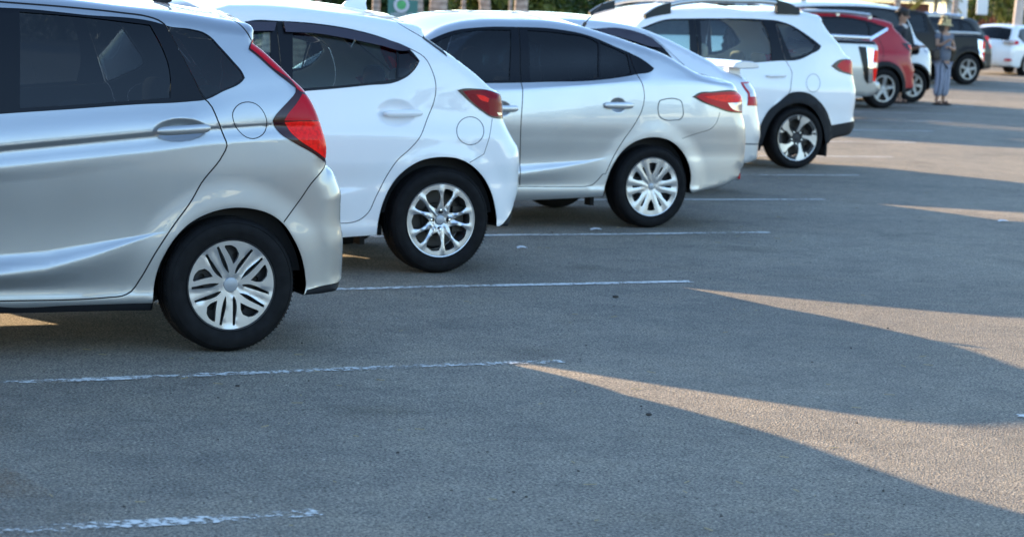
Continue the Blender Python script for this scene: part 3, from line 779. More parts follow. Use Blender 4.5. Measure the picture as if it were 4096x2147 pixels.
P_SILVER = paint('silver_paint', (0.40, 0.415, 0.43), metal=0.85, rough=0.40)
P_WHITE = paint('white_paint', (0.80, 0.81, 0.82), metal=0.0, rough=0.35)
P_SILVER2 = paint('pale_silver_paint', (0.52, 0.53, 0.54), metal=0.85, rough=0.40)

def arc_pts(r, cz, a0, a1, n, cu=0.0):
    return [(cu+r*math.cos(math.radians(a0+(a1-a0)*k/n)), cz+r*math.sin(math.radians(a0+(a1-a0)*k/n))) for k in range(n+1)]
def front_end(wb, fo, r, ra, ws_top, cowl, hood, nose_z, sill_z):
    """hidden front half: windscreen, bonnet, nose and front arch; returns nodes from the front sill end up to the windscreen top (outline order)"""
    f = -wb; N = []
    N += [(f+ra*1.02, sill_z, 'arch')]
    N += [(p[0], p[1], 'arch') for p in arc_pts(ra, r+0.01, 0, 180, 10, f)]
    N += [(f-ra*1.02, sill_z+0.02, 'sill'), (f-fo*0.78, 0.20, 'front'), (f-fo*0.97, 0.27, 'front'), (f-fo, 0.45, 'front'), (f-fo*0.985, 0.60, 'front'), (f-fo*0.9, nose_z, 'hood')]
    N += [(u, z, 'hood') for u, z in hood]
    N += [(cowl[0], cowl[1], 'ws')]
    N += [(cowl[0]+(ws_top[0]-cowl[0])*0.5, cowl[1]+(ws_top[1]-cowl[1])*0.54, 'ws')]
    N += [(ws_top[0], ws_top[1], 'roof')]
    return N

# ================================================================== silver hatchback, nearest the camera
def car_one():
    c = Car('silver_hatchback', 3.285, 9.60, 1.695, 2.53, res=0.03)
    L = c.loc
    roof = L('A', [(-200, -55), (200, -32), (500, -8), (900, 40), (1300, 85), (1600, 132), (1760, 160)], 0.22)
    spo = L('A', [(1845, 180), (1866, 205), (1868, 232), (1860, 262), (1856, 292)], 0.2)
    lamp = L('A', [(1900, 322), (1950, 365), (2050, 465), (2160, 585), (2240, 668), (2285, 745), (2325, 840), (2358, 950), (2385, 1060), (2408, 1195)], 0.10)
    bump = L('A', [(2440, 1250), (2478, 1330)], 0.17)+L('B', [(2283, 100), (2285, 200), (2288, 320), (2305, 410), (2307, 520), (2304, 620), (2292, 690)], 0.20)
    low = L('B', [(2262, 722), (2235, 752)], 0.18)+L('B', [(2175, 785)], 0.12)
    arch = L('B', [(2058, 814), (2076, 760), (2072, 690), (2058, 610), (2030, 520), (1985, 430), (1915, 330), (1830, 268), (1720, 233), (1620, 222), (1510, 232), (1400, 265), (1290, 325), (1200, 410), (1130, 515), (1080, 620), (1052, 730), (1041, 830)], 0.01)
    sill = L('B', [(1032, 918), (500, 935), (0, 950)], 0.02)
    nodes = [(-1.50, roof[0][1]+0.035, 'roof'), (-1.1, roof[0][1]+0.018, 'roof')]+[(u, z, 'roof') for u, z in roof]+[(u, z, 'spoiler') for u, z in spo[:-1]]+[(spo[-1][0], spo[-1][1], 'lamp')]
    nodes += [(u, z, 'lamp') for u, z in lamp[:-1]]+[(lamp[-1][0], lamp[-1][1], 'rear')]+[(u, z, 'rear') for u, z in bump]+[(u, z, 'low') for u, z in low]
    nodes += [(u, z, 'arch') for u, z in arch]+[(sill[0][0], sill[0][1], 'sill'), (-1.0, sill[0][1], 'sill')]
    fe = front_end(2.53, 0.80, 0.30, 0.345, (-1.75, nodes[0][1]-0.03), (-2.85, 0.98), [(-3.1, 0.88), (-2.95, 0.95)], 0.74, sill[0][1])
    nodes += fe
    c.zr['roof'] = (0.07, 0.07, 0.045); c.zr['lamp'] = (0.05, 0.05, 0.0); c.zr['rear'] = (0.14, 0.13, 0.0)
    c.set_outline(nodes, 0.02)
    I = 0.03
    scl = L('B', [(-800, 790), (0, 675), (300, 640), (600, 560), (900, 455), (1050, 400), (1150, 380)], I); sch = L('B', [(-800, 560), (0, 535), (300, 510), (600, 460), (900, 412), (1050, 388), (1150, 375)], I)
    cb = L('A', [(-900, 1200), (0, 1118), (1110, 1008), (1545, 952), (2005, 918)], I); ct = L('A', [(-900, 1150), (0, 1072), (1110, 968), (1545, 930), (2005, 903)], I)
    belt = L('A', [(-900, 905), (0, 838), (500, 800), (1000, 765), (1400, 742), (1790, 640), (2200, 600)], 0.05)
    rz_ = nodes[0][1]
    mid = [(u, z+0.30) for u, z in sch]
    c.set_guides([(0.16, 0.08), (0.245, 0.035), (0.29, 0.040),
                  (scl, [(-1.2, 0.012), (-0.55, 0.022), (-0.35, 0.03)]),
                  (sch, [(-1.2, 0.052), (-0.75, 0.042), (-0.45, 0.034), (-0.3, 0.03)]),
                  (mid, [(-1.2, 0.030), (-0.4, 0.018), (0.2, 0.012), (0.7, 0.02)]),
                  ([(u, z-0.07) for u, z in cb], [(-1.2, 0.020), (0.2, 0.014), (0.7, 0.02)]),
                  (cb, [(-1.2, 0.036), (0.1, 0.030), (0.45, 0.028)]),
                  (ct, [(-1.2, 0.022), (0.1, 0.026), (0.45, 0.029)]),
                  (belt, [(-1.2, 0.060), (0, 0.062), (0.5, 0.075)]),
                  ([(u, (z+rz_)/2+0.02) for u, z in belt], 0.150),
                  (rz_, 0.25)])
    c.extra.append(lambda u, z: -0.10*sstep((u-0.15)/0.75)**1.5-0.16*sstep((-u-2.75)/0.7))
    c.arch(0, 0.30, 0.335, 0.013, 0.15); c.arch(-2.53, 0.30, 0.335, 0.02, 0.12)
    # regions (later ones win)
    S = lambda t, p: L(t, p, surf=True)
    hc = S('A', [(1325, 955)])[0]; k = 1/1664.0
    c.dent(hc[0], hc[1], 0.128, 0.052, 0.020, 0.06)
    lampin = [(1872, 318), (1900, 345), (1960, 415), (2070, 535), (2150, 610), (2176, 645), (2174, 680), (2140, 725), (2070, 800), (2020, 860), (2006, 890), (2014, 920), (2060, 980), (2150, 1042), (2290, 1120), (2395, 1196)]
    door = S('A', [(-260, 20), (0, 45), (500, 80), (1100, 165), (1216, 190), (1360, 455), (1492, 722), (1530, 750), (1602, 885), (1650, 1010), (1670, 1072), (1640, 1140), (1480, 1350)])+S('B', [(1300, 160), (1150, 370), (1040, 540), (940, 710), (885, 785), (825, 815), (740, 824), (0, 850)])
    door = door+[(door[0][0]-0.02, door[-1][1]-0.01), (door[0][0]-0.02, 1.0)]
    c.region('rear_door', None, door)
    fd = [(-1.17, door[0][1]+0.0), (-1.17, 0.9), (-1.17, door[-1][1]), (-1.95, door[-1][1]-0.0), (-2.17, 0.62), (-2.17, 0.93), (-1.95, 1.10), (-1.72, 1.38)]
    c.region('front_door', None, [(u, z) for u, z in fd])
    # black window surround
    sur = S('A', [(-330, 30), (0, 57), (120, 62), (600, 108), (1205, 183), (1225, 190), (1400, 214), (1495, 238), (1550, 272), (1610, 335), (1710, 445), (1790, 545), (1802, 575), (1785, 598), (1640, 675), (1512, 735), (1400, 748), (1000, 770), (500, 806), (0, 840), (-330, 868)])
    c.region('window_surround', M_TRIM, sur, -0.001, key=None)
    c.region('front_window_surround', M_TRIM, [(-1.18, sur[0][1]-0.01), (-1.18, sur[-1][1]-0.005), (-2.15, 0.955), (-2.12, 1.0), (-1.9, 1.17), (-1.62, 1.37), (-1.5, 1.415)], -0.001)
    c.region('front_window', G_DARK, [(-1.27, sur[0][1]-0.04), (-1.27, sur[-1][1]+0.02), (-2.05, 1.0), (-1.85, 1.15), (-1.6, 1.335), (-1.5, 1.375)], 0.006)
    c.region('door_window', G_DARK, S('A', [(143, 88), (600, 124), (1103, 184), (1150, 265), (1205, 375), (1240, 475), (1254, 555), (1252, 722), (700, 763), (146, 797)]), 0.006, key='rear_door')
    c.region('quarter_window', G_DARK, S('A', [(1228, 197), (1400, 221), (1490, 245), (1540, 277), (1600, 341), (1700, 452), (1780, 550), (1786, 572), (1772, 588), (1636, 664), (1512, 724), (1500, 705), (1365, 455)]), 0.002)
    c.seam(S('A', [(1216, 186), (1360, 452), (1492, 720)]), 0.005, m=M_GAP)
    c.seam(S('A', [(1492, 720), (1530, 750), (1602, 885), (1650, 1010), (1670, 1072), (1640, 1140), (1480, 1350)])+S('B', [(1300, 160), (1150, 370), (1040, 540), (940, 710), (885, 785), (825, 815), (740, 824), (0, 850), (-300, 858)]), 0.0065)
    c.seam(S('A', [(-330, -10), (0, 16), (500, 55), (900, 97), (1090, 125), (1165, 150), (1216, 186)]), 0.008)
    c.seam([(-1.17, 1.44), (-1.17, 0.9), (-1.17, 0.34)], 0.006); c.seam([(-2.17, 0.93), (-2.17, 0.62), (-1.98, 0.33), (-1.2, 0.335)], 0.006)
    # fuel flap: ring seam and flap
    ff = S('A', [(1712, 830), (1738, 785), (1780, 758), (1830, 751), (1882, 765), (1930, 810), (1958, 868), (1963, 915), (1950, 968), (1910, 1008), (1862, 1022), (1810, 1010), (1762, 970), (1722, 905)])
    cx = sum(p[0] for p in ff)/len(ff); cz = sum(p[1] for p in ff)/len(ff)
    c.region('body', M_GAP, [(cx+(p[0]-cx)*1.02, cz+(p[1]-cz)*1.02) for p in ff], 0.004)
    c.region('fuel_flap', None, [(cx+(p[0]-cx)*0.97, cz+(p[1]-cz)*0.97) for p in ff], 0.0)
    # bumper
    bm = S('A', [(2398, 1200), (2290, 1350)])+S('B', [(2030, 160), (1915, 318)])
    oz = min(p[1] for p in low)
    c.region('rear_bumper', None, bm+[(0.22, 0.50), (0.30, 0.1), (0.9, 0.1), (0.95, 0.8)])
    c.seam(bm, 0.006)
    c.region('rear_bumper', M_PLAST, S('B', [(2070, 775), (2150, 752), (2300, 710), (2300, 800), (2040, 840)]), 0.0)
    c.region('side_skirt', M_SATIN, [(-2.1, 0.255), (-1.2, 0.262)]+S('B', [(0, 888), (500, 878), (1050, 862), (1060, 960), (0, 990)])+[(-2.1, 0.1)], 0.003)
    # lamp cluster
    inn = [(u-0.036, z-0.026) for u, z in ([spo[-1]]+lamp[:3])]
    out = inn+S('A', lampin[5:])+[(0.80, lamp[-1][1]-0.01), (0.82, 0.95), (0.80, 1.45), (spo[-1][0]+0.01, spo[-1][1]-0.004)]
    c.region('tail_lamp', M_LENSD, out, -0.004)
    c.region('tail_lamp', M_LENS, [(u+0.008, z+0.004) for u, z in inn]+S('A', [(2160, 615), (2186, 655), (2255, 690)])+[(lamp[5][0]+0.05, lamp[5][1]), (lamp[2][0]+0.06, lamp[2][1]+0.04), (lamp[0][0]+0.05, lamp[0][1]+0.05)], -0.0045, corner=50)
    c.region('tail_lamp', M_LENS, S('A', [(2222, 690), (2270, 706), (2420, 720), (2420, 885), (2090, 888), (2110, 850), (2170, 775)]), -0.0045)
    c.region('tail_lamp', M_LENSB, S('A', [(2092, 900), (2250, 892), (2450, 888), (2450, 1195), (2392, 1168), (2300, 1098), (2205, 1035), (2135, 972)]), -0.005)
    c.seam(S('A', [(2008, 896), (2092, 893), (2450, 885)]), 0.004, m=M_LENSD, off=-0.003)
    c.seam(S('A', [(1705, 138), (1760, 178), (1810, 230), (1838, 275), (1850, 300)]), 0.006)
    c.build(P_SILVER, glass_ws=G_MID)
    lever_handle(c, S('A', [(1330, 950)])[0], 0.245, 0.042, 0.075, P_SILVER, proud=0.062)
    # stub of the roof aerial
    b = MB(); p = c.loc('P', [(655, 14)], 0.85)[0]
    z0 = p[1]; q = [(p[0]-0.05, 0, z0-0.012), (p[0]-0.03, 0, z0+0.02), (p[0]+0.0, 0, z0+0.038), (p[0]+0.045, 0, z0+0.05)]
    b.tube([(p[0]-0.055, 0, z0-0.02), (p[0]-0.02, 0, z0+0.012), (p[0]+0.03, 0, z0+0.03)], [0.02, 0.028, 0.022], 12, flat=(0.7, 1.0)); b.tube([(p[0]+0.0, 0, z0+0.015), (p[0]+0.11, 0, z0+0.12)], [0.008, 0.004], 8); b.build('roof_aerial', M_SATIN, c.root)
    # underside bits
    b = MB(); b.box((-1.3, 0, 0.24), (2.0, 1.3, 0.06)); b.box((0.42, 0, 0.30), (0.4, 1.0, 0.10)); b.tube([(0.0, -0.7, 0.28), (0.0, 0.7, 0.28)], 0.04, 10); b.build('underbody', M_UNDER, c.root, smooth=False)
    cabin(c, 0.93, 1.4, -2.2, 0.45, M_SEAT, rows=((-1.35, 2), (-0.45, 3)))
    put_wheels(c, 0.302, 0.207, 0.185, 'cover_y', 0.012)
    tag(c.root, 'silver blue hatchback with tall red tail lamp, nearest car of the row', 'car', 'cars parked in the row')
    return c
C1 = car_one()
P_PEARL = paint('pearl_paint', (0.66, 0.67, 0.69), metal=0.5, rough=0.4)

# ================================================================== white hatchback
def car_two():
    c = Car('white_hatchback', 5.44, 12.165, 1.695, 2.57, res=0.035); L = c.loc
    roof = L('C', [(-30, 40), (250, 42), (500, 60), (770, 92), (1000, 122), (1180, 152), (1300, 178)], 0.2)
    sp = L('C', [(1410, 200), (1440, 218), (1440, 238)], 0.2)
    rg = L('C', [(1480, 285), (1560, 355), (1700, 470), (1850, 592), (1950, 680)], 0.13)
    rr = L('C', [(2008, 722), (2032, 775), (2040, 850), (2042, 905), (2062, 962), (2110, 1055), (2163, 1138), (2174, 1185), (2176, 1340)], 0.19)+L('D', [(1500, 470), (1488, 550)], 0.19)
    low = L('D', [(1445, 665), (1400, 742), (1380, 772)], 0.14)
    arch = L('D', [(1337, 785), (1338, 720), (1325, 640), (1300, 545), (1250, 440), (1185, 360), (1110, 300), (1030, 262), (940, 248), (850, 250), (750, 270), (650, 322), (560, 405), (495, 505), (450, 610), (425, 710), (410, 800)], 0.01)
    sill = L('D', [(405, 850), (110, 852)], 0.02)
    nodes = [(u, z, 'roof') for u, z in roof+sp[:-1]]+[(sp[-1][0], sp[-1][1], 'rg')]+[(u, z, 'rg') for u, z in rg]+[(u, z, 'rear') for u, z in rr]+[(u, z, 'low') for u, z in low]
    nodes += [(u, z, 'arch') for u, z in arch]+[(sill[0][0], sill[0][1], 'sill'), (-1.1, 0.19, 'sill')]
    nodes += front_end(2.57, 0.64, 0.314, 0.35, (-1.37, roof[0][1]-0.04), (-1.94, 0.80), [(-2.95, 0.55), (-2.5, 0.69)], 0.46, 0.19)
    c.zr['ws'] = (0.06, 0.07, 0.09); c.zr['roof'] = (0.07, 0.07, 0.06); c.zr['rear'] = (0.16, 0.15, 0.04); c.zr['rg'] = (0.08, 0.07, 0.05)
    c.set_outline(nodes, 0.025)
    belt = L('C', [(-900, 760), (120, 722), (530, 703), (1000, 660), (1230, 630), (1390, 520), (1700, 480)], 0.05)
    scl = L('D', [(-500, 640), (110, 545), (200, 528), (320, 500), (420, 470)], 0.03); sch = L('D', [(-500, 500), (110, 478), (200, 470), (320, 478), (420, 462)], 0.03); rz_ = roof[1][1]
    c.set_guides([(0.17, 0.06), (0.27, 0.03), (0.31, 0.034), (scl, [(-2, 0.014), (-0.85, 0.020), (-0.46, 0.03)]), (sch, [(-2, 0.045), (-0.8, 0.038), (-0.46, 0.03)]), (0.66, 0.014), (0.78, 0.012), (0.88, 0.026), (belt, 0.062),
                  ([(u, (z+rz_)/2+0.01) for u, z in belt], 0.15), (rz_, 0.25)])
    c.extra.append(lambda u, z: -0.10*sstep((u-0.1)/0.7)**1.5-0.18*sstep((-u-2.75)/0.6)); c.arch(0, 0.31, 0.35, 0.014, 0.14); c.arch(-2.57, 0.31, 0.345, 0.014, 0.13)
    S = lambda t, p: L(t, p, surf=True)
    hc = S('C', [(1222, 872)])[0]; c.dent(hc[0], hc[1], 0.13, 0.085, 0.016)
    dr = S('C', [(310, 160), (600, 182), (900, 230), (1150, 300), (1332, 378), (1440, 442), (1492, 525), (1531, 682), (1515, 785), (1470, 900), (1400, 1070), (1330, 1150), (1235, 1235), (1155, 1350)])+S('D', [(450, 440), (390, 560), (330, 680), (270, 730), (185, 755), (110, 758), (-260, 760)])
    dr += [(dr[-1][0], 0.9)]
    c.region('rear_door', None, dr); fx = dr[0][0]-0.012
    c.region('front_door', None, [(fx, 0.34), (fx, 0.9), (fx, dr[0][1]), (-1.42, 1.27), (-1.85, 0.88), (-2.25, 0.7), (-2.05, 0.34)])
    sur = [(-1.78, 0.94), (-1.58, 1.13), (-1.40, 1.30)]+S('C', [(120, 158), (310, 162), (600, 182), (900, 230), (1150, 302), (1325, 380), (1405, 470), (1388, 508), (1310, 592), (1235, 630), (1000, 660), (700, 690), (530, 703), (120, 725), (-420, 750)])
    c.region('window_surround', M_TRIM, sur, -0.001)
    c.region('front_window', G_LIGHT, S('C', [(250, 250), (255, 700), (-420, 735)])+[(-1.66, 0.99), (-1.50, 1.12), (-1.33, 1.26), (-1.2, 1.35)], 0.006, key='front_door')
    c.region('door_window', G_MID, S('C', [(425, 255), (600, 262), (800, 295), (1100, 358), (1224, 390), (1221, 612), (1000, 640), (700, 668), (422, 690)]), 0.006, key='rear_door')
    c.region('quarter_window', G_DARK, S('C', [(1241, 398), (1310, 398), (1392, 470), (1378, 502), (1302, 582), (1240, 602)]), 0.005)
    c.region('window_visor', mat('smoked_visor', (0.018, 0.010, 0.022), 0.2, coat=0.5), S('C', [(345, 168), (600, 192), (900, 240), (1100, 293), (1250, 340), (1335, 380), (1290, 391), (1100, 352), (800, 290), (600, 258), (362, 246)]), -0.022)
    c.region('window_visor', MATS['smoked_visor'], S('C', [(60, 166), (292, 172), (275, 238), (60, 240)]), -0.022)
    c.seam(S('C', [(1332, 378), (1440, 442), (1492, 525), (1531, 682), (1515, 785), (1470, 900), (1400, 1070), (1330, 1150), (1235, 1235), (1155, 1350)])+S('D', [(450, 440), (390, 560), (330, 680), (270, 730), (185, 755), (110, 758), (-260, 762)]), 0.005)
    c.seam([(fx, dr[0][1]-0.01), (fx, 0.9), (fx, 0.33)], 0.005)
    M_SG = mat('white_gap', (0.16, 0.16, 0.17), 0.6)
    fl = S('C', [(1795+105*math.cos(t*PI/8), 1010+108*math.sin(t*PI/8)) for t in range(16)]); cx = sum(p[0] for p in fl)/16; cz = sum(p[1] for p in fl)/16
    c.region('body', M_SG, [(cx+(p[0]-cx)*1.03, cz+(p[1]-cz)*1.03) for p in fl], 0.003); c.region('fuel_flap', None, [(cx+(p[0]-cx)*0.97, cz+(p[1]-cz)*0.97) for p in fl])
    bm = S('C', [(1966, 912), (1942, 1060), (1900, 1190), (1790, 1255)])
    c.region('rear_bumper', None, bm+[(0.33, 0.6), (0.33, 0.1), (0.9, 0.1), (0.9, 0.95)]); c.seam(bm, 0.004, m=M_SG)
    c.region('rear_bumper', M_PLAST, S('D', [(1515, 470), (1488, 545), (1440, 655), (1385, 745), (1330, 795), (1420, 800), (1560, 640), (1560, 470)]), 0.0)
    lp = S('C', [(1695, 697), (1725, 688), (1850, 685), (1950, 700), (2010, 722), (2080, 770), (2080, 905), (2012, 916), (1960, 906), (1880, 857), (1780, 778)])
    c.region('tail_lamp', M_LENSD, lp, -0.004); c.region('tail_lamp', mat('lens_deep_red', (0.22, 0.002, 0.010), 0.2, spec=0.12), S('C', [(1735, 703), (1850, 694), (1960, 708), (2080, 760), (2080, 895), (2010, 900), (1960, 895), (1890, 850), (1790, 768)]), -0.0045)
    c.region('tail_lamp', M_LENSB, S('C', [(1840, 730), (1900, 740), (1940, 762), (1930, 790), (1870, 770)]), -0.005); c.region('tail_lamp', M_LENSC, S('C', [(2000, 868), (2040, 870), (2040, 888), (2012, 890)]), -0.005)
    c.region('spoiler_fillet', M_TRIM, S('C', [(1441, 242), (1500, 292), (1560, 360), (1617, 438), (1425, 294)]), -0.004)
    c.seam(S('C', [(1180, 132), (1222, 162), (1246, 185), (1330, 235), (1425, 291)]), 0.005)
    c.build(P_WHITE, glass_ws=G_LIGHT)
    lever_handle(c, S('C', [(1265, 872)])[0], 0.24, 0.042, 0.03, P_WHITE, proud=0.052)
    p = c.loc('C', [(765, 75), (1000, 105)], 0.85); z0 = (p[0][1]+p[1][1])/2
    b = MB(); (ua, za), (ub, zb) = p; Lf = ub-ua
    prof = [(0, -0.01), (0.12, 0.02), (0.27, 0.055), (0.42, 0.068), (0.62, 0.078), (0.97, 0.085), (0.93, 0.06), (0.95, 0.03), (1.0, -0.01)]
    V = []; n = len(prof)
    for sg in (-1, 1):
        for t, h in prof: V.append((ua+t*Lf, sg*max(0.006, 0.028*(1-h/0.1)), za+(zb-za)*t+h))
    b.add(V, [tuple(range(n)), tuple(range(2*n-1, n-1, -1))]+[(i, i+1, n+i+1, n+i) for i in range(n-1)]+[(n-1, 0, n, 2*n-1)]); b.build('roof_aerial', P_WHITE, c.root, smooth=False, bevel=0.006)
    b = MB(); p = c.loc('C', [(1855, 582)], 0.5)[0]; b.tube([(p[0]-0.03, 0.1, p[1]-0.01), (p[0]+0.02, 0.1, p[1]+0.03)], 0.02, 10); b.ball((p[0]+0.02, 0.1, p[1]+0.03), (0.022, 0.022, 0.022)); b.build('rear_wiper', M_CHROME, c.root)
    b = MB(); b.box((-1.3, 0, 0.24), (2.0, 1.3, 0.06)); b.box((0.35, 0, 0.30), (0.45, 1.0, 0.10)); b.tube([(0.0, -0.7, 0.28), (0.0, 0.7, 0.28)], 0.04, 10); b.box((-0.42, -0.6, 0.2), (0.03, 0.1, 0.09)); b.build('underbody', M_UNDER, c.root, smooth=False)
    cabin(c, 0.93, 1.4, -2.2, 0.4, M_SEAT, rows=((-1.35, 2), (-0.40, 3)))
    put_wheels(c, 0.314, 0.219, 0.185, 'alloy_ten', 0.012)
    tag(c.root, 'white hatchback with black rain visors, ten spoke alloys and a shark fin aerial', 'car', 'cars parked in the row'); return c
C2 = car_two()

# ================================================================== silver sedan
def car_three():
    c = Car('silver_sedan', 8.159, 14.50, 1.70, 2.55, res=0.04); L = c.loc
    roof = L('E', [(120, 262), (200, 216), (350, 168), (550, 143), (800, 143), (1050, 152), (1250, 186)], 0.2)
    rg = L('E', [(1450, 250), (1650, 325), (1850, 408)], 0.2)
    dk = L('E', [(2000, 482), (2120, 546), (2230, 572), (2330, 596)], 0.12)
    rr = L('E', [(2352, 622), (2378, 658), (2412, 690), (2422, 750), (2418, 820), (2438, 900), (2454, 1000), (2452, 1130), (2446, 1215)], 0.20)+L('F', [(1835, 450), (1800, 490), (1798, 560), (1792, 612)], 0.20)
    low = L('F', [(1740, 598), (1550, 650)], 0.15)+L('F', [(1400, 700), (1240, 735)], 0.06)
    arch = L('F', [(1246, 690), (1256, 610), (1255, 540), (1235, 440), (1190, 335), (1120, 245), (1040, 180), (950, 145), (850, 133), (740, 147), (640, 185), (540, 260), (455, 365), (395, 475), (355, 590), (325, 700)], 0.01)
    sill = L('F', [(308, 775), (0, 755)], 0.02)
    nodes = [(u, z, 'roof') for u, z in roof]+[(u, z, 'rg') for u, z in rg]+[(u, z, 'roof') for u, z in dk]+[(u, z, 'rear') for u, z in rr]+[(u, z, 'low') for u, z in low]
    nodes += [(u, z, 'arch') for u, z in arch]+[(sill[0][0], sill[0][1], 'sill'), (-1.1, 0.2, 'sill')]
    fe = front_end(2.55, 0.80, 0.302, 0.345, (roof[0][0]-0.06, roof[0][1]-0.04), (-2.5, 0.87), [(-3.0, 0.70), (-2.75, 0.79)], 0.62, 0.2)
    nodes += fe[:-1]
    c.zr['roof'] = (0.07, 0.07, 0.05); c.zr['rg'] = (0.07, 0.06, 0.05); c.zr['rear'] = (0.16, 0.15, 0.04)
    c.set_outline(nodes, 0.03)
    belt = L('E', [(-500, 600), (160, 615), (530, 612), (800, 610), (1000, 603), (1300, 595), (1500, 575), (1650, 548), (1775, 505), (2000, 530), (2300, 600)], 0.05)
    sh = L('E', [(-500, 720), (400, 715), (800, 700), (1200, 670), (1600, 640), (2050, 640), (2300, 650)], 0.02)
    scl = L('D', [(900, 420), (1500, 378), (1800, 335), (2030, 292), (2150, 262)], 0.03); sch = L('D', [(900, 330), (1500, 300), (1800, 285), (2030, 270), (2150, 252)], 0.03); rz_ = max(q[1] for q in roof)
    c.set_guides([(0.17, 0.06), (0.27, 0.03), (0.31, 0.034), (scl, [(-2, 0.012), (-0.8, 0.020), (-0.38, 0.028)]), (sch, [(-2, 0.042), (-0.8, 0.034), (-0.38, 0.028)]), (0.64, 0.018), (0.76, 0.008), (sh, 0.024), ([(u, z+0.035) for u, z in sh], 0.030), (belt, 0.060),
                  ([(u, (z+rz_)/2+0.03) for u, z in belt], 0.16), (rz_, 0.27)])
    c.extra.append(lambda u, z: -0.10*sstep((u-0.25)/0.8)**1.5-0.18*sstep((-u-2.75)/0.6)); c.arch(0, 0.30, 0.34, 0.014, 0.15); c.arch(-2.55, 0.30, 0.345, 0.014, 0.13)
    S = lambda t, p: L(t, p, surf=True)
    hc = S('E', [(1512, 775)])[0]; c.dent(hc[0], hc[1], 0.07, 0.055, 0.02)
    hc2 = (hc[0]-0.98, hc[1]+0.0); hf_ = S('E', [(690, 800)])[0]; c.dent(hf_[0]-0.03, hf_[1], 0.07, 0.055, 0.02)
    dpath = S('E', [(1590, 390), (1647, 545), (1692, 622), (1706, 700), (1692, 800), (1640, 905), (1540, 1050), (1470, 1170), (1420, 1280)])+S('F', [(300, 530), (240, 600), (190, 645), (130, 663), (0, 667)])+S('D', [(1505, 476)])
    c.region('rear_door', None, S('E', [(780, 202), (1050, 215), (1300, 266), (1500, 350)])+dpath+S('E', [(790, 1340), (800, 900), (812, 680), (800, 600)]))
    fdp = S('E', [(778, 202), (500, 203), (300, 228), (160, 280)])+[(-2.1, 1.02), (-2.1, 0.6), (-1.9, 0.33)]+S('D', [(1500, 476)])+S('E', [(790, 1100), (798, 900), (810, 680), (798, 600)])
    c.region('front_door', None, fdp)
    c.region('window_surround', M_TRIM, S('E', [(150, 284), (300, 227), (500, 202), (780, 200), (1050, 214), (1300, 264), (1500, 348), (1595, 388), (1700, 443), (1778, 503), (1772, 514), (1650, 548), (1500, 575), (1300, 596), (1000, 604), (800, 610), (530, 614), (0, 618), (-250, 610)])+[], -0.001)
    c.region('front_window', G_DARK, S('E', [(190, 302), (300, 257), (450, 227), (722, 222), (724, 300), (714, 590), (400, 600), (0, 602), (-200, 598), (0, 400)]), 0.006, key='front_door')
    c.region('door_window', G_DARK, S('E', [(845, 224), (1100, 246), (1340, 302), (1364, 318), (1368, 572), (1000, 597), (866, 600)]), 0.006, key='rear_door')
    c.region('quarter_window', G_DARK, S('E', [(1378, 312), (1500, 366), (1578, 404), (1608, 542), (1400, 574), (1382, 572)]), 0.006, key='rear_door')
    c.seam(S('E', [(778, 200), (799, 600), (811, 680), (799, 900), (790, 1200), (788, 1340)])+S('D', [(1503, 470)]), 0.007)
    c.seam(dpath+S('D', [(1000, 478)]), 0.006)
    ff = S('E', [(1822, 742), (1850, 733), (1950, 733), (1975, 745), (1988, 790), (1990, 850), (1970, 878), (1930, 884), (1850, 880), (1822, 862), (1806, 800)]); cx = sum(p[0] for p in ff)/len(ff); cz = sum(p[1] for p in ff)/len(ff)
    M_SG = mat('silver_gap', (0.10, 0.11, 0.12), 0.6)
    c.region('body', M_SG, [(cx+(p[0]-cx)*1.04, cz+(p[1]-cz)*1.05) for p in ff], 0.003, corner=60); c.region('fuel_flap', None, [(cx+(p[0]-cx)*0.97, cz+(p[1]-cz)*0.96) for p in ff], corner=60)
    bm = S('E', [(2262, 828), (2238, 900), (2200, 945), (2100, 980), (1985, 1020)])
    c.region('rear_bumper', None, bm+[(0.30, 0.56), (0.33, 0.1), (1.0, 0.1), (1.0, 0.85)]); c.seam(bm, 0.004, m=M_SG)
    c.region('reflector', M_LENS, S('F', [(1750, 575), (1780, 522), (1830, 500), (1830, 580), (1790, 585)]), -0.004)
    c.region('tail_lamp', M_LENSD, S('E', [(2060, 714), (2110, 682), (2200, 675), (2350, 664), (2402, 680), (2450, 700), (2450, 835), (2405, 832), (2330, 826), (2230, 792), (2130, 752)]), -0.004)
    c.region('tail_lamp', M_LENS, S('E', [(2085, 712), (2120, 692), (2200, 686), (2350, 676), (2450, 690), (2450, 828), (2400, 824), (2330, 816), (2235, 783), (2140, 745)]), -0.0045)
    c.region('tail_lamp', M_LENSB, S('E', [(2140, 712), (2250, 700), (2420, 696), (2430, 745), (2250, 745)]), -0.005)
    c.region('tail_lamp', M_LENSC, S('E', [(2318, 758), (2420, 752), (2430, 815), (2390, 818), (2350, 800)]), -0.005)
    c.build(P_SILVER2, glass_ws=G_MID)
    lever_handle(c, S('E', [(1505, 775)])[0], 0.24, 0.050, 0.01, P_SILVER2, proud=0.045)
    lever_handle(c, (hf_[0]-0.03, hf_[1]), 0.24, 0.050, 0.01, P_SILVER2, proud=0.045, parent='front_door')
    b = MB(); p = c.loc('E', [(1255, 178)], 0.85)[0]; b.tube([(p[0], 0, p[1]-0.02), (p[0]+0.02, 0, p[1]+0.01)], 0.014, 8); b.tube([(p[0]+0.01, 0, p[1]), (p[0]+0.16, 0, p[1]+0.16)], 0.005, 8); b.build('roof_aerial', mat('brown_black', (0.05, 0.03, 0.02), 0.4), c.root)
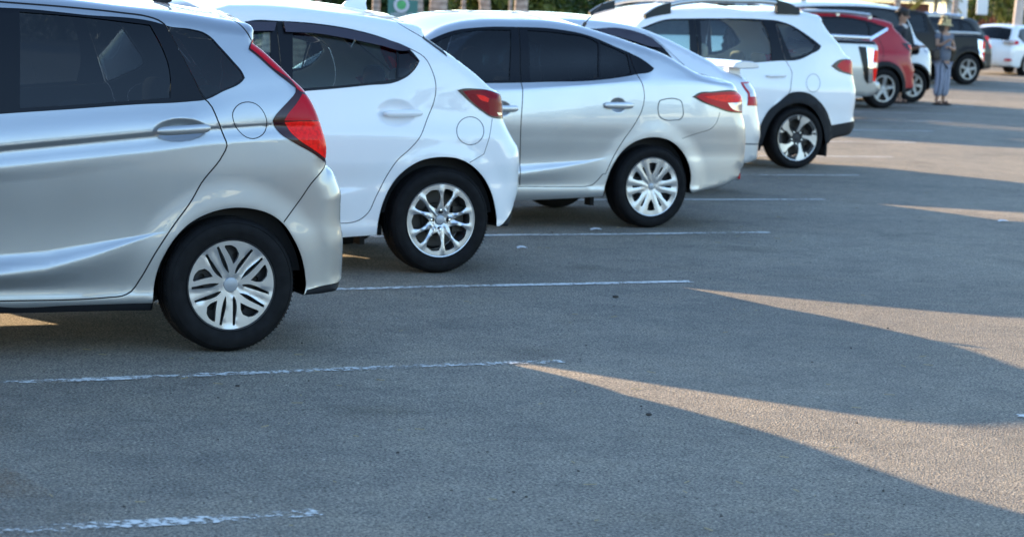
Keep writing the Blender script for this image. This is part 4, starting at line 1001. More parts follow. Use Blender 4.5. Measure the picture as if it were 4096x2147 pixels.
    b = MB(); b.box((-1.3, 0, 0.24), (2.0, 1.3, 0.06)); b.box((0.55, 0, 0.34), (0.5, 1.0, 0.10)); b.tube([(0.0, -0.7, 0.28), (0.0, 0.7, 0.28)], 0.04, 10); b.box((-0.40, -0.62, 0.2), (0.03, 0.09, 0.1)); b.tube([(-0.4, 0.3, 0.22), (0.75, 0.45, 0.22)], 0.03, 8); b.build('underbody', M_UNDER, c.root, smooth=False)
    cabin(c, 0.93, 1.4, -2.1, 0.4, M_SEAT, rows=((-1.35, 2), (-0.45, 3)))
    put_wheels(c, 0.302, 0.216, 0.185, 'cover_twelve', 0.012)
    tag(c.root, 'pale silver sedan with dark windows and twelve spoke wheel covers, third car from the camera', 'car', 'cars parked in the row'); return c
C3 = car_three()

# ================================================================== white sedan, mostly behind the silver one
def car_four():
    c = Car('white_sedan', 9.75, 17.05, 1.72, 2.65, res=0.05); L = c.loc
    roof = [(-1.6, 1.40), (-1.3, 1.455)]+L('E', [(1380, 152), (1500, 164), (1700, 205)], 0.2)
    rg = L('E', [(1850, 265), (2000, 345), (2100, 402), (2200, 458)], 0.2)
    dk = L('E', [(2300, 512), (2400, 545), (2440, 556)], 0.12)
    rr = L('E', [(2485, 600), (2525, 650), (2537, 720), (2540, 780), (2545, 850), (2560, 940), (2563, 1000), (2553, 1050), (2550, 1085), (2542, 1180)], 0.21)
    low = L('E', [(2500, 1195), (2440, 1200)], 0.15)
    nodes = [(u, z, 'roof') for u, z in roof]+[(u, z, 'rg') for u, z in rg]+[(u, z, 'roof') for u, z in dk]+[(u, z, 'rear') for u, z in rr]+[(u, z, 'low') for u, z in low]+[(0.345, 0.27, 'sill')]
    nodes += [(p[0], p[1], 'arch') for p in arc_pts(0.34, 0.31, 0, 180, 10)]+[(-0.36, 0.2, 'sill'), (-1.1, 0.2, 'sill')]
    nodes += front_end(2.65, 0.85, 0.31, 0.345, (-1.75, 1.35), (-2.55, 0.98), [(-3.05, 0.88), (-2.8, 0.94)], 0.75, 0.2)[:-1]
    c.zr['roof'] = (0.07, 0.07, 0.05); c.zr['rear'] = (0.16, 0.15, 0.04); c.set_outline(nodes, 0.04)
    c.set_guides([(0.17, 0.05), (0.3, 0.03), (0.6, 0.01), (0.78, 0.015), (0.95, 0.055), (1.2, 0.15), (1.45, 0.26)])
    c.extra.append(lambda u, z: -0.10*sstep((u-0.25)/0.8)**1.5)
    S = lambda t, p: L(t, p, surf=True)
    c.region('window_surround', M_TRIM, S('E', [(1340, 212), (1500, 206), (1650, 236), (1770, 290), (1850, 355), (1925, 450)])+[(-0.3, 1.0), (-2.2, 1.0), (-1.75, 1.33), (-1.4, 1.40)], -0.001)
    c.region('door_window', G_MID, S('E', [(1500, 262), (1640, 298), (1750, 345), (1790, 360), (1880, 445)])+[(-0.45, 1.03), (-0.9, 1.03), (-0.9, 1.36)], 0.006)
    c.region('front_window', G_MID, [(-1.0, 1.37), (-1.0, 1.03), (-2.1, 1.03), (-1.7, 1.31), (-1.4, 1.37)], 0.006)
    c.region('window_visor', MATS['smoked_visor'], S('E', [(1345, 212), (1500, 207), (1650, 237), (1770, 292), (1828, 352), (1745, 343), (1600, 298), (1450, 262), (1345, 255)]), -0.02)
    c.seam(S('E', [(1730, 250), (1850, 345), (1930, 420), (2000, 482)]), 0.006, m=MATS['silver_gap'])
    c.region('tail_lamp', M_LENS, S('E', [(2413, 606), (2500, 608), (2580, 650), (2580, 778), (2463, 778), (2468, 692), (2438, 650)]), -0.004); c.region('tail_lamp', M_LENSC, S('E', [(2430, 614), (2500, 616), (2580, 660), (2580, 705), (2482, 712), (2478, 680), (2450, 645)]), -0.005)
    c.seam(S('E', [(2440, 1060), (2560, 1057)]), 0.012, m=MATS['silver_gap'])
    c.build(P_PEARL, glass_ws=G_MID)
    p = L('E', [(2370, 500), (2480, 455), (2485, 520)], 0.15); u0, z0 = p[0][0], p[1][1]; b = MB()
    V = []; prof = [(0, -0.055), (0.03, -0.02), (0.10, 0.005), (0.20, 0.0), (0.27, -0.02), (0.27, -0.055), (0.20, -0.062), (0.08, -0.066)]
    for y in (-0.68, 0.68): V += [(u0+a, y, z0+h) for a, h in prof]
    n = len(prof); b.add(V, [tuple(range(n)), tuple(range(2*n-1, n-1, -1))]+[(i, (i+1) % n, n+(i+1) % n, n+i) for i in range(n)])
    for y in (-0.5, 0.5): b.box((u0+0.1, y, z0-0.09), (0.12, 0.1, 0.09))
    b.build('boot_spoiler', P_PEARL, c.root, bevel=0.008)
    cabin(c, 0.93, 1.35, -2.1, 0.3, M_SEAT, rows=((-1.35, 2), (-0.45, 3)))
    put_wheels(c, 0.31, 0.21, 0.19, 'six', 0.012, detail=False)
    tag(c.root, 'white sedan with boot spoiler and visor, mostly hidden behind the pale silver sedan', 'car', 'cars parked in the row'); return c
C4 = car_four()

# ================================================================== white people carrier with roof rails
def car_five():
    c = Car('white_estate', 12.92, 19.97, 1.735, 2.66, res=0.05); L = c.loc
    roof = L('E', [(1640, 205), (1720, 140), (1820, 98), (1950, 72), (2150, 62), (2350, 60)], 0.2)+L('G', [(200, 82), (400, 86), (600, 92), (720, 112)], 0.2)
    sp = L('G', [(768, 130), (777, 148), (768, 172)], 0.2)
    rg = L('G', [(828, 245), (895, 340), (945, 418)], 0.12)
    rr = L('G', [(975, 452), (994, 470), (996, 570), (1005, 650), (1013, 715), (1009, 800), (1000, 900), (1006, 940), (1000, 985)], 0.20)
    low = L('G', [(985, 1032), (900, 1052), (798, 1072)], 0.12)
    arch = L('G', [(778, 1128), (770, 1060), (760, 1000), (735, 930), (700, 868), (650, 822), (600, 800), (550, 795), (490, 808), (430, 842), (380, 890), (340, 950), (315, 1010), (295, 1080)], 0.0)
    sl = L('G', [(280, 1165)], 0.0)
    nodes = [(u, z, 'roof') for u, z in roof+sp]+[(u, z, 'rg') for u, z in rg]+[(u, z, 'rear') for u, z in rr]+[(u, z, 'low') for u, z in low]+[(u, z, 'arch') for u, z in arch]+[(sl[0][0], sl[0][1], 'sill'), (-1.1, 0.22, 'sill')]
    fe = front_end(2.66, 0.85, 0.32, 0.36, (roof[0][0]-0.05, roof[0][1]-0.04), (-2.9, 1.03), [(-3.3, 0.95), (-3.05, 1.0)], 0.80, 0.22)
    nodes += fe[:-1]
    c.zr['roof'] = (0.07, 0.07, 0.04); c.zr['rear'] = (0.16, 0.15, 0.04); c.zr['rg'] = (0.09, 0.07, 0.05); c.set_outline(nodes, 0.035)
    belt = L('G', [(-900, 500), (-400, 500), (0, 492), (200, 485), (400, 472), (590, 456), (740, 362), (950, 350)], 0.05); rz_ = max(q[1] for q in roof)
    c.set_guides([(0.17, 0.04), (0.3, 0.02), (0.55, 0.02), (0.70, 0.010), (0.80, 0.008), (0.92, 0.022), (belt, 0.065), ([(u, (z+rz_)/2) for u, z in belt], 0.15), (rz_, 0.27)])
    c.extra.append(lambda u, z: -0.10*sstep((u-0.15)/0.7)**1.5-0.05*sstep((-u-2.6)/0.9)); c.arch(0, 0.31, 0.40, 0.02, 0.06); c.arch(-2.66, 0.31, 0.40, 0.02, 0.06)
    S = lambda t, p: L(t, p, surf=True)
    dp = S('G', [(392, 190), (470, 470), (516, 560), (512, 620), (492, 722), (475, 745)])
    c.region('rear_door', None, dp+[(-0.42, 0.6), (-0.5, 0.32), (-1.28, 0.32), (-1.30, 0.9)]+S('E', [(2075, 150)])); fx = S('E', [(2075, 150)])[0][0]
    c.region('front_door', None, [(fx-0.01, 1.50), (fx-0.01, 0.9), (fx, 0.32), (-2.0, 0.32), (-2.25, 0.65), (-2.3, 1.05), (-1.9, 1.35), (-1.7, 1.45)])
    c.region('window_surround', M_TRIM, S('E', [(1715, 195), (1850, 147), (2035, 138), (2300, 137)])+S('G', [(0, 142), (280, 150), (420, 165), (520, 200), (620, 262), (742, 356), (736, 372), (662, 420), (590, 456), (400, 472), (200, 486), (0, 494), (-500, 505)])+[(-2.5, 1.08), (-2.2, 1.2)], -0.001)
    c.region('front_window', G_LIGHT, S('E', [(1735, 200), (1850, 158), (2032, 150), (2038, 470)])+[(-2.35, 1.10), (-2.1, 1.22)], 0.006, key='front_door')
    c.region('door_window', G_LIGHT, S('E', [(2112, 150), (2300, 146)])+S('G', [(0, 152), (277, 166), (310, 220), (338, 300), (353, 400), (354, 470), (180, 482), (-150, 494)])+S('E', [(2130, 480)]), 0.006, key='rear_door')
    c.region('quarter_window', G_LIGHT, S('G', [(398, 185), (480, 196), (560, 240), (690, 346), (684, 372), (600, 425), (510, 445)]), 0.004)
    c.seam(dp, 0.008, m=MATS['white_gap']); c.seam([(fx-0.005, 1.5), (fx-0.005, 0.9), (fx-0.005, 0.3)], 0.009)
    fl = S('G', [(680+53*math.cos(t*PI/8), 642+70*math.sin(t*PI/8)) for t in range(16)]); cx = sum(p[0] for p in fl)/16; cz = sum(p[1] for p in fl)/16
    c.region('body', mat('pale_gap', (0.4, 0.4, 0.4), 0.6), [(cx+(p[0]-cx)*1.04, cz+(p[1]-cz)*1.04) for p in fl], 0.003); c.region('fuel_flap', None, [(cx+(p[0]-cx)*0.96, cz+(p[1]-cz)*0.96) for p in fl])
    ax = S('G', [(835, 1100), (815, 960), (790, 880), (725, 782), (645, 722), (570, 708), (500, 720), (425, 778), (340, 850), (285, 940), (240, 1100), (230, 1250), (320, 1250), (560, 1100), (760, 1160)])
    c.region('wheel_arch_trim', M_PLAST, ax, -0.012)
    c.region('rear_bumper', M_PLAST, S('G', [(812, 968), (1000, 930), (1100, 925), (1100, 1100), (780, 1120)]), -0.004)
    c.region('side_skirt', M_PLAST, [(-2.3, 0.34), (-0.35, 0.34), (-0.3, 0.1), (-2.3, 0.1)], -0.006); c.region('front_arch_trim', M_PLAST, [(p[0], p[1]) for p in arc_pts(0.43, 0.33, -10, 190, 12, -2.66)], -0.012)
    c.region('tail_lamp', M_LENSD, S('G', [(818, 510), (868, 470), (960, 457), (1050, 465), (1050, 590), (940, 572), (860, 542)]), -0.004); c.region('tail_lamp', M_LENS, S('G', [(862, 510), (892, 478), (962, 465), (1050, 470), (1050, 575), (950, 562), (900, 545)]), -0.005)
    c.build(P_WHITE, glass_ws=glass('windscreen_glass', (0.5, 0.52, 0.5)))
    lever_handle(c, S('G', [(390, 583)])[0], 0.23, 0.035, 0.04, P_WHITE, proud=0.045)
    for sy in (-1, 1):
        q = L('E', [(1712, 128), (1800, 72), (1900, 38)], 0.25)+L('G', [(-200, 8), (100, 10), (400, 25), (500, 50), (575, 95)], 0.25)
        b = MB(); pts = [(u, sy*0.60, z) for u, z in spline(q, 0.06, False)]; N = len(pts)
        iA = min(range(N), key=lambda i: abs(pts[i][0]-q[2][0])); iB = min(range(N), key=lambda i: abs(pts[i][0]-q[5][0]))
        b.tube(pts[iA:iB+1], 0.026, 10, 0, flat=(0.8, 1.1)); rr_ = b.build('roof_rail', P_SILVER, c.root)
        for seg, nm in ((pts[:iA+1], 0), (pts[iB:], 1)):
            b = MB(); V = []; F = []
            for (u, y, z) in seg:
                zb = np.interp(u, [r[0] for r in sorted(roof)], [r[1] for r in sorted(roof)])-0.03
                for yy, zz in ((y-0.03, zb), (y+0.03, zb), (y+0.022, z+0.028), (y-0.022, z+0.028)): V.append((u, yy, max(zz, zb)))
            for i in range(len(seg)-1):
                for k in range(4): F.append((i*4+k, i*4+(k+1) % 4, i*4+4+(k+1) % 4, i*4+4+k))
            F += [(0, 1, 2, 3), tuple((len(seg)-1)*4+k for k in range(4))]; b.add(V, F); b.build('rail_foot', M_TRIM, rr_, smooth=False)
    cabin(c, 0.98, 1.5, -2.4, 0.5, M_SEATL, rows=((-1.35, 2), (-0.45, 3)))
    b = MB(); b.box((0.372, -c.W/2+0.12, 0.24), (0.02, 0.2, 0.22)); b.build('mud_flap', M_LINER, c.root, smooth=False)
    put_wheels(c, 0.32, 0.238, 0.195, 'swirl', 0.0)
    tag(c.root, 'white people carrier with roof rails and black wheel arch trim', 'car', 'cars parked in the row'); return c
C5 = car_five()

# ================================================================== far vehicles (coarser, out of focus)
P_RED = paint('red_paint', (0.34, 0.004, 0.012), metal=0.0, rough=0.4, dust=0.03, coat=0.35, spec=0.25)
P_DARK = paint('black_brown_paint', (0.010, 0.007, 0.005), metal=0.0, rough=0.5, dust=0.015, coat=0.15, spec=0.15)
P_GREY = paint('dark_grey_paint', (0.035, 0.036, 0.035), metal=0.2, rough=0.45, coat=0.3, spec=0.3)
def side_guides(belt, roof, wid=0.26):
    return [(0.2, 0.04), (0.35, 0.02), (0.6, 0.008), (0.75, 0.006), (0.92, 0.022), (belt, 0.06), ((belt+roof)/2, 0.06+(wid-0.06)*0.45), (roof, wid)]
def rails(c, pts, y=0.6, r=0.03, m=None):
    for sy in (-1, 1):
        b = MB(); q = [(u, sy*y, z) for u, z in spline(pts, 0.1, False)]; b.tube(q, r, 8, 0)
        for (u, yy, z) in (q[0], q[-1], q[len(q)//2]): b.box((u, yy, z-0.04), (0.07, 0.02, 0.06))
        b.build('roof_rail', m or P_SILVER, c.root)

def car_red():
    c = Car('red_estate', 23.14, 33.1, 1.80, 2.70, res=0.07); L = c.loc; c.zr['rear'] = (0.16, 0.15, 0.08)
    roof = L('H', [(-350, 140), (-100, 136), (150, 146), (400, 178), (600, 215), (740, 245), (835, 278)], 0.2); rg = L('H', [(870, 330), (930, 408), (1000, 485)], 0.12)
    rr = L('H', [(1040, 525), (1060, 565), (1052, 640), (1035, 690), (1052, 760), (1075, 835), (1066, 930), (1074, 1030), (1060, 1085)], 0.19); low = L('H', [(1000, 1108), (945, 1112)], 0.12)
    nodes = [(u, z, 'roof') for u, z in roof]+[(u, z, 'rg') for u, z in rg]+[(u, z, 'rear') for u, z in rr]+[(u, z, 'low') for u, z in low]+[(p[0], p[1], 'arch') for p in arc_pts(0.40, 0.34, -8, 188, 12)]+[(-0.45, 0.25, 'sill'), (-1.2, 0.25, 'sill')]
    nodes += front_end(2.70, 0.85, 0.35, 0.40, (-2.1, 1.55), (-2.9, 1.08), [(-3.4, 1.0), (-3.1, 1.05)], 0.85, 0.25)[:-1]; c.set_outline(nodes, 0.05)
    c.set_guides(side_guides(1.02, 1.63)); c.extra.append(lambda u, z: -0.10*sstep((u-0.1)/0.7)**1.5); c.arch(0, 0.34, 0.42, 0.02, 0.1)
    S = lambda t, p: L(t, p, surf=True); dp = S('H', [(545, 250), (620, 440), (690, 560), (700, 680), (660, 790)])
    c.region('rear_door', None, dp+[(-0.55, 0.35), (-1.3, 0.35), (-1.3, 1.5)]); c.seam(dp, 0.012)
    c.region('window_surround', M_TRIM, S('H', [(-350, 200), (0, 197), (300, 213), (520, 258), (745, 334), (748, 350), (560, 445), (520, 460), (0, 470), (-400, 470)]), -0.001)
    c.region('door_window', G_DARK, S('H', [(-20, 225), (300, 235), (490, 272), (520, 330), (520, 440), (0, 455)]), 0.006); c.region('quarter_window', G_DARK, S('H', [(545, 285), (715, 338), (600, 405), (545, 430)]), 0.006)
    c.region('window_moulding', M_CHROME, S('H', [(530, 455), (740, 332), (752, 342), (748, 368), (540, 492)]), -0.012)
    c.region('wheel_arch_trim', M_PLAST, arc_pts(0.485, 0.34, -20, 200, 16), -0.01); c.region('rear_bumper', M_PLAST, S('H', [(930, 1060), (1070, 1050), (1100, 1150), (920, 1150)]), -0.003)
    c.region('side_skirt', M_PLAST, [(-2.4, 0.42), (-0.45, 0.42), (-0.45, 0.15), (-2.4, 0.15)], -0.006)
    c.region('tail_lamp', M_LENSD, S('H', [(915, 520), (1000, 520), (1100, 540), (1100, 630), (1030, 625), (985, 592)]), -0.006); c.region('tail_lamp', M_LENSB, S('H', [(990, 545), (1100, 540), (1100, 620), (1030, 610)]), -0.007)
    c.build(P_RED); q = L('H', [(-300, 150), (0, 150), (300, 165), (535, 195)], 0.25); rails(c, [(u, z+0.015) for u, z in q], 0.66, 0.03)
    cabin(c, 1.0, 1.5, -2.3, 0.4, M_SEAT, rows=((-1.35, 2), (-0.45, 3))); put_wheels(c, 0.35, 0.245, 0.22, 'five', 0.005, detail=False)
    tag(c.root, 'red estate car with silver roof rails beside the man in dark clothes', 'car', 'cars parked in the row'); return c
C_RED = car_red()

def car_van():
    # stands nose out: its nose points to +x
    c = Car('white_van', 25.55, 35.6, 1.78, 2.75, res=0.08); L = c.loc; c.zr['rear'] = (0.18, 0.18, 0.14); c.zr['ws'] = (0.08, 0.07, 0.05)
    nodes = [(-3.3, 1.72, 'roof'), (-2.6, 1.78, 'roof'), (-1.6, 1.82, 'roof'), (-0.8, 1.82, 'roof'), (-0.25, 1.78, 'ws'), (-0.05, 1.50, 'ws'), (0.12, 1.20, 'hood'), (0.28, 1.10, 'hood'), (0.40, 1.00, 'rear'), (0.45, 0.80, 'rear'), (0.47, 0.5, 'rear'), (0.45, 0.3, 'rear'), (0.40, 0.24, 'low')]
    nodes += [(p[0], p[1], 'arch') for p in arc_pts(0.37, 0.33, -8, 188, 12)]+[(-0.45, 0.24, 'sill'), (-2.3, 0.24, 'sill')]+[(p[0]-2.75, p[1], 'arch') for p in arc_pts(0.37, 0.33, -8, 188, 12)]+[(-3.3, 0.3, 'low'), (-3.55, 0.4, 'rear'), (-3.6, 0.9, 'rear'), (-3.5, 1.2, 'rg'), (-3.4, 1.55, 'rg')]
    c.set_outline(nodes, 0.05); c.set_guides(side_guides(1.05, 1.8, 0.2)); c.arch(0, 0.33, 0.39, 0.02, 0.1)
    c.region('front_door', None, [(-0.28, 1.70), (-0.1, 1.45), (-0.05, 1.1), (-0.42, 0.75), (-0.48, 0.30), (-1.25, 0.30), (-1.3, 1.72)]); c.region('rear_door', None, [(-1.32, 1.72), (-1.27, 0.30), (-2.2, 0.30), (-2.4, 0.8), (-2.4, 1.72)])
    c.region('window_surround', M_TRIM, [(-3.2, 1.66), (-2.0, 1.745), (-0.7, 1.755), (-0.26, 1.72), (-0.12, 1.55), (0.02, 1.10), (-1.3, 1.02), (-3.3, 1.10)], -0.001)
    c.region('front_window', G_DARK, [(-1.15, 1.70), (-0.6, 1.70), (-0.38, 1.66), (-0.12, 1.16), (-1.15, 1.10)], 0.006); c.region('door_window', G_DARK, [(-2.35, 1.68), (-1.35, 1.70), (-1.35, 1.10), (-2.35, 1.12)], 0.006)
    c.seam([(-1.3, 1.72), (-1.26, 0.3)], 0.012); c.region('headlamp', M_LENSC, [(0.22, 1.0), (0.6, 0.95), (0.6, 0.78), (0.3, 0.82)], -0.004)
    c.region('wheel_arch_trim', M_PLAST, arc_pts(0.42, 0.33, -20, 200, 16), -0.01)
    c.build(P_WHITE, glass_ws=G_DARK)
    for sy in (-1, 1):
        b = MB(); b.ball((-0.12, sy*(c.W/2+0.10), 1.0), (0.08, 0.13, 0.10), e=0.6); b.tube([(-0.16, sy*(c.W/2-0.08), 0.96), (-0.13, sy*(c.W/2+0.05), 0.97)], 0.025, 8); b.build('side_mirror', M_TRIM, c.root)
    cabin(c, 1.0, 1.6, -3.1, -0.2, M_SEAT, rows=((-1.1, 2), (-2.2, 3))); put_wheels(c, 0.33, 0.225, 0.2, 'six', 0.005, detail=False)
    tag(c.root, 'white van with large black windows parked nose out behind the two people', 'van', 'cars parked in the row'); return c
C_VAN = car_van()

def pickup(name, X, Y, pm, railm, label, rear, flipw=1.85, style='five', wheel_r=0.38, rimr=0.26, chrome=True, rail=1.26):
    c = Car(name, X, Y, flipw, 3.0, res=0.08); c.zr['rear'] = (0.07, 0.07, 0.03); c.zr['roof'] = (0.05, 0.05, 0.02)
    R = rear
    nodes = [(-3.0+0.35, 1.72, 'roof'), (-2.3, 1.79, 'roof'), (-1.6, 1.78, 'roof'), (-1.18, 1.72, 'rg'), (-0.95, rail+0.02, 'roof'), (-0.5, rail+0.005, 'roof'), (0.3, rail, 'roof'), (R-0.06, rail-0.01, 'roof'), (R-0.01, rail-0.07, 'rear'), (R+0.0, rail-0.3, 'rear'), (R-0.02, 0.62, 'rear'), (R+0.06, 0.58, 'rear'), (R+0.08, 0.46, 'rear'), (R-0.02, 0.40, 'low'), (0.6, 0.38, 'low')]
    nodes += [(p[0], p[1], 'arch') for p in arc_pts(wheel_r+0.06, wheel_r, 0, 180, 12)]+[(-0.5, 0.42, 'sill'), (-1.5, 0.40, 'sill')]
    nodes += front_end(3.0, 0.9, wheel_r, wheel_r+0.06, (-2.65, 1.72), (-3.35, 1.20), [(-3.75, 1.12), (-3.5, 1.17)], 0.95, 0.40)[:-1]; c.set_outline(nodes, 0.06)
    c.set_guides([(0.35, 0.03), (0.6, 0.01), (0.8, 0.0), (0.95, 0.012), (1.1, 0.03), (rail, 0.05), (1.5, 0.13), (1.8, 0.22)]); c.arch(0, wheel_r, wheel_r+0.08, 0.035, 0.12)
    c.region('rear_door', None, [(-1.2, 1.68), (-1.15, 0.5), (-2.0, 0.48), (-2.05, 1.68)]); c.region('front_door', None, [(-2.07, 1.68), (-2.02, 0.48), (-2.95, 0.5), (-3.2, 1.1), (-2.75, 1.66)])
    c.region('window_surround', M_TRIM, [(-1.25, 1.68), (-1.18, 1.22), (-3.15, 1.2), (-2.7, 1.65), (-2.3, 1.71)], -0.001); c.region('door_window', G_DARK, [(-1.32, 1.65), (-1.28, 1.26), (-1.98, 1.26), (-2.0, 1.67)], 0.006); c.region('front_window', G_DARK, [(-2.1, 1.67), (-2.08, 1.26), (-3.0, 1.25), (-2.7, 1.6)], 0.006)
    c.region('bed_rail', M_TRIM, [(-1.0, rail-0.045), (R+0.1, rail-0.06), (R+0.1, rail-0.0), (-1.0, rail+0.03)], -0.003)
    c.seam([(-1.08, rail-0.02), (-1.05, 0.5)], 0.02)
    z1, z0 = rail-0.14, 0.60
    c.region('tail_lamp', M_LENSB, [(R-0.13, z1), (R+0.2, z1-0.02), (R+0.2, z0), (R-0.10, z0)], -0.006)
    c.region('tail_lamp', M_LENSC, [(R-0.14, z1-0.19), (R+0.2, z1-0.20), (R+0.2, z1-0.28), (R-0.12, z1-0.27)], -0.007, corner=20)
    if chrome: c.region('lamp_surround', M_CHROME, [(R-0.25, z1+0.04), (R-0.10, z1+0.02), (R-0.13, z1-0.2), (R-0.10, z0-0.02), (R-0.2, z0-0.04), (R-0.22, z1-0.2)], -0.012)
    if chrome == 2: c.region('lamp_surround', M_TRIM, [(R-0.38, z1+0.05), (R-0.24, z1+0.04), (R-0.21, z1-0.2), (R-0.18, z0-0.04), (R-0.23, z0), (R-0.29, z1-0.30), (R-0.31, z1-0.22)], -0.010)
    c.build(pm)
    for sy in (-1, 1):
        b = MB(); b.tube([(-0.95, sy*(c.W/2-0.10), rail+0.055), (0.2, sy*(c.W/2-0.10), rail+0.05), (R-0.12, sy*(c.W/2-0.12), rail+0.04)], 0.03, 10); b.build('bed_side_bar', railm, c.root)
    b = MB(); b.box((R+0.1, 0, 0.52), (0.1, 1.5, 0.12)); b.build('rear_bumper', M_CHROME, c.root, bevel=0.02)
    cabin(c, 1.1, 1.6, -3.0, -1.3, M_SEAT, rows=((-2.4, 2), (-1.7, 3)), floor=0.5, seat_z=0.8); put_wheels(c, wheel_r, rimr, 0.25, style, 0.0, detail=False)
    tag(c.root, label, 'pickup truck', 'cars parked in the row'); return c
C_PS = pickup('silver_pickup', 19.25, 29.3, P_SILVER, M_CHROME, 'silver pickup truck bed with tall red tail lamp beside the red estate car', 1.12, chrome=2, style='six', rail=1.22)
C_PB = pickup('black_pickup', 34.62, 46.0, P_DARK, P_SILVER2, 'dark brown pickup truck with pale side bar behind the woman in the hat', 0.50, chrome=1, rail=1.22)

def car_grey():
    c = Car('grey_estate', 36.95, 49.3, 1.85, 2.8, res=0.08); L = c.loc; c.zr['rear'] = (0.16, 0.15, 0.08)
    roof = [(-2.2, 1.70)]+L('H', [(1180, 190), (1500, 205), (1650, 218), (1800, 236), (1852, 262)], 0.2); rg = L('H', [(1895, 335), (1935, 410)], 0.12)
    rr = L('H', [(1975, 452), (1998, 540), (2003, 660), (1998, 760), (1990, 830)], 0.20); low = [(0.85, 0.34)]
    nodes = [(u, z, 'roof') for u, z in roof]+[(u, z, 'rg') for u, z in rg]+[(u, z, 'rear') for u, z in rr]+[(u, z, 'low') for u, z in low]+[(p[0], p[1], 'arch') for p in arc_pts(0.43, 0.38, 0, 180, 12)]+[(-0.5, 0.33, 'sill'), (-1.2, 0.33, 'sill')]
    nodes += front_end(2.8, 0.9, 0.38, 0.43, (-2.4, 1.62), (-3.1, 1.15), [(-3.6, 1.08), (-3.3, 1.12)], 0.9, 0.33)[:-1]; c.set_outline(nodes, 0.06); c.set_guides(side_guides(1.15, 1.68, 0.22)); c.extra.append(lambda u, z: -0.10*sstep((u-0.1)/0.8)**1.5)
    S = lambda t, p: L(t, p, surf=True)
    c.region('window_surround', M_TRIM, S('H', [(1150, 225), (1500, 232), (1650, 245), (1760, 290), (1830, 390), (1500, 385), (1150, 375)]), -0.001); c.region('door_window', G_DARK, S('H', [(1200, 240), (1600, 255), (1625, 378), (1200, 370)]), 0.006); c.region('quarter_window', G_DARK, S('H', [(1655, 270), (1740, 300), (1800, 385), (1660, 380)]), 0.006)
    c.region('tail_lamp', M_LENSB, S('H', [(1912, 440), (1980, 440), (2040, 500), (2040, 590), (1980, 580), (1960, 520)]), -0.006); c.region('tail_lamp', M_LENSC, S('H', [(1955, 480), (2040, 500), (2040, 540), (1970, 530)]), -0.007)
    c.build(P_GREY); q = L('H', [(1190, 180), (1350, 182), (1480, 192), (1650, 212)], 0.25); rails(c, [(u, z+0.03) for u, z in q], 0.66, 0.035, MATS['chrome'])
    cabin(c, 1.1, 1.6, -2.5, 0.4, M_SEAT); put_wheels(c, 0.38, 0.26, 0.25, 'five', 0.005, detail=False)
    tag(c.root, 'dark grey estate with roof rails standing past the brown pickup truck', 'car', 'cars parked in the row'); return c
C_GREY = car_grey()

def car_away(name, X, Y, rz, pm, label):
    c = Car(name, X, Y, 1.70, 2.6, rz, res=0.08); c.zr['rear'] = (0.14, 0.14, 0.10); c.zr['rg'] = (0.09, 0.09, 0.07)
    nodes = [(-1.6, 1.45, 'roof'), (-1.0, 1.49, 'roof'), (-0.3, 1.48, 'roof'), (0.25, 1.44, 'roof'), (0.42, 1.38, 'rg'), (0.58, 1.20, 'rg'), (0.70, 1.02, 'rear'), (0.76, 0.85, 'rear'), (0.78, 0.6, 'rear'), (0.76, 0.40, 'rear'), (0.72, 0.28, 'low'), (0.42, 0.24, 'low')]
    nodes += [(p[0], p[1], 'arch') for p in arc_pts(0.36, 0.32, -8, 188, 12)]+[(-0.45, 0.24, 'sill'), (-1.2, 0.24, 'sill')]+front_end(2.6, 0.85, 0.32, 0.36, (-1.75, 1.42), (-2.6, 1.0), [(-3.0, 0.92), (-2.8, 0.97)], 0.8, 0.24)[:-1]
    c.set_outline(nodes, 0.05); c.set_guides(side_guides(0.98, 1.48)); c.extra.append(lambda u, z: -0.12*sstep((u-0.1)/0.7)**1.5)
    c.region('window_surround', M_TRIM, [(0.22, 1.33), (0.42, 1.15), (0.25, 1.02), (-2.4, 1.0), (-1.8, 1.30), (-1.2, 1.41), (-0.3, 1.40)], -0.001); c.region('door_window', G_DARK, [(-0.35, 1.36), (-0.2, 1.03), (-1.25, 1.02), (-1.25, 1.38)], 0.006); c.region('front_window', G_DARK, [(-1.35, 1.38), (-1.35, 1.02), (-2.2, 1.02), (-1.75, 1.29)], 0.006)
    c.region('tail_lamp', M_LENS, [(0.42, 1.02), (0.9, 1.06), (0.9, 0.90), (0.5, 0.92)], -0.006)
    c.seam([(-0.15, 1.35), (-0.1, 0.9), (-0.4, 0.6), (-0.5, 0.3)], 0.01)
    c.build(pm)
    b = MB(); b.box((0.855, 0, 0.78), (0.012, 0.34, 0.15)); b.build('number_plate', mat('plate_white', (0.7, 0.7, 0.68), 0.5), c.root, bevel=0.004)
    for sy in (-1, 1): b = MB(); b.ball((0.80, sy*0.58, 0.98), (0.06, 0.18, 0.055), e=0.5); b.build('tail_lamp', M_LENSC, c.root)
    for sy in (-1, 1): b = MB(); b.ball((0.83, sy*0.60, 0.46), (0.03, 0.12, 0.035), e=0.6); b.build('reflector', M_LENS, c.root)
    cabin(c, 0.98, 1.4, -2.1, 0.3, M_SEAT); put_wheels(c, 0.32, 0.22, 0.2, 'five', 0.005, detail=False); tag(c.root, label, 'car'); return c
p = at_ground(3950, 299); RZ = math.radians(-150)
C_AW = car_away('white_hatchback', float(p[0])-0.85*math.cos(RZ), float(p[1])-0.85*math.sin(RZ)-0.85, RZ, P_WHITE, 'white hatchback seen from behind with its number plate, at the far right')

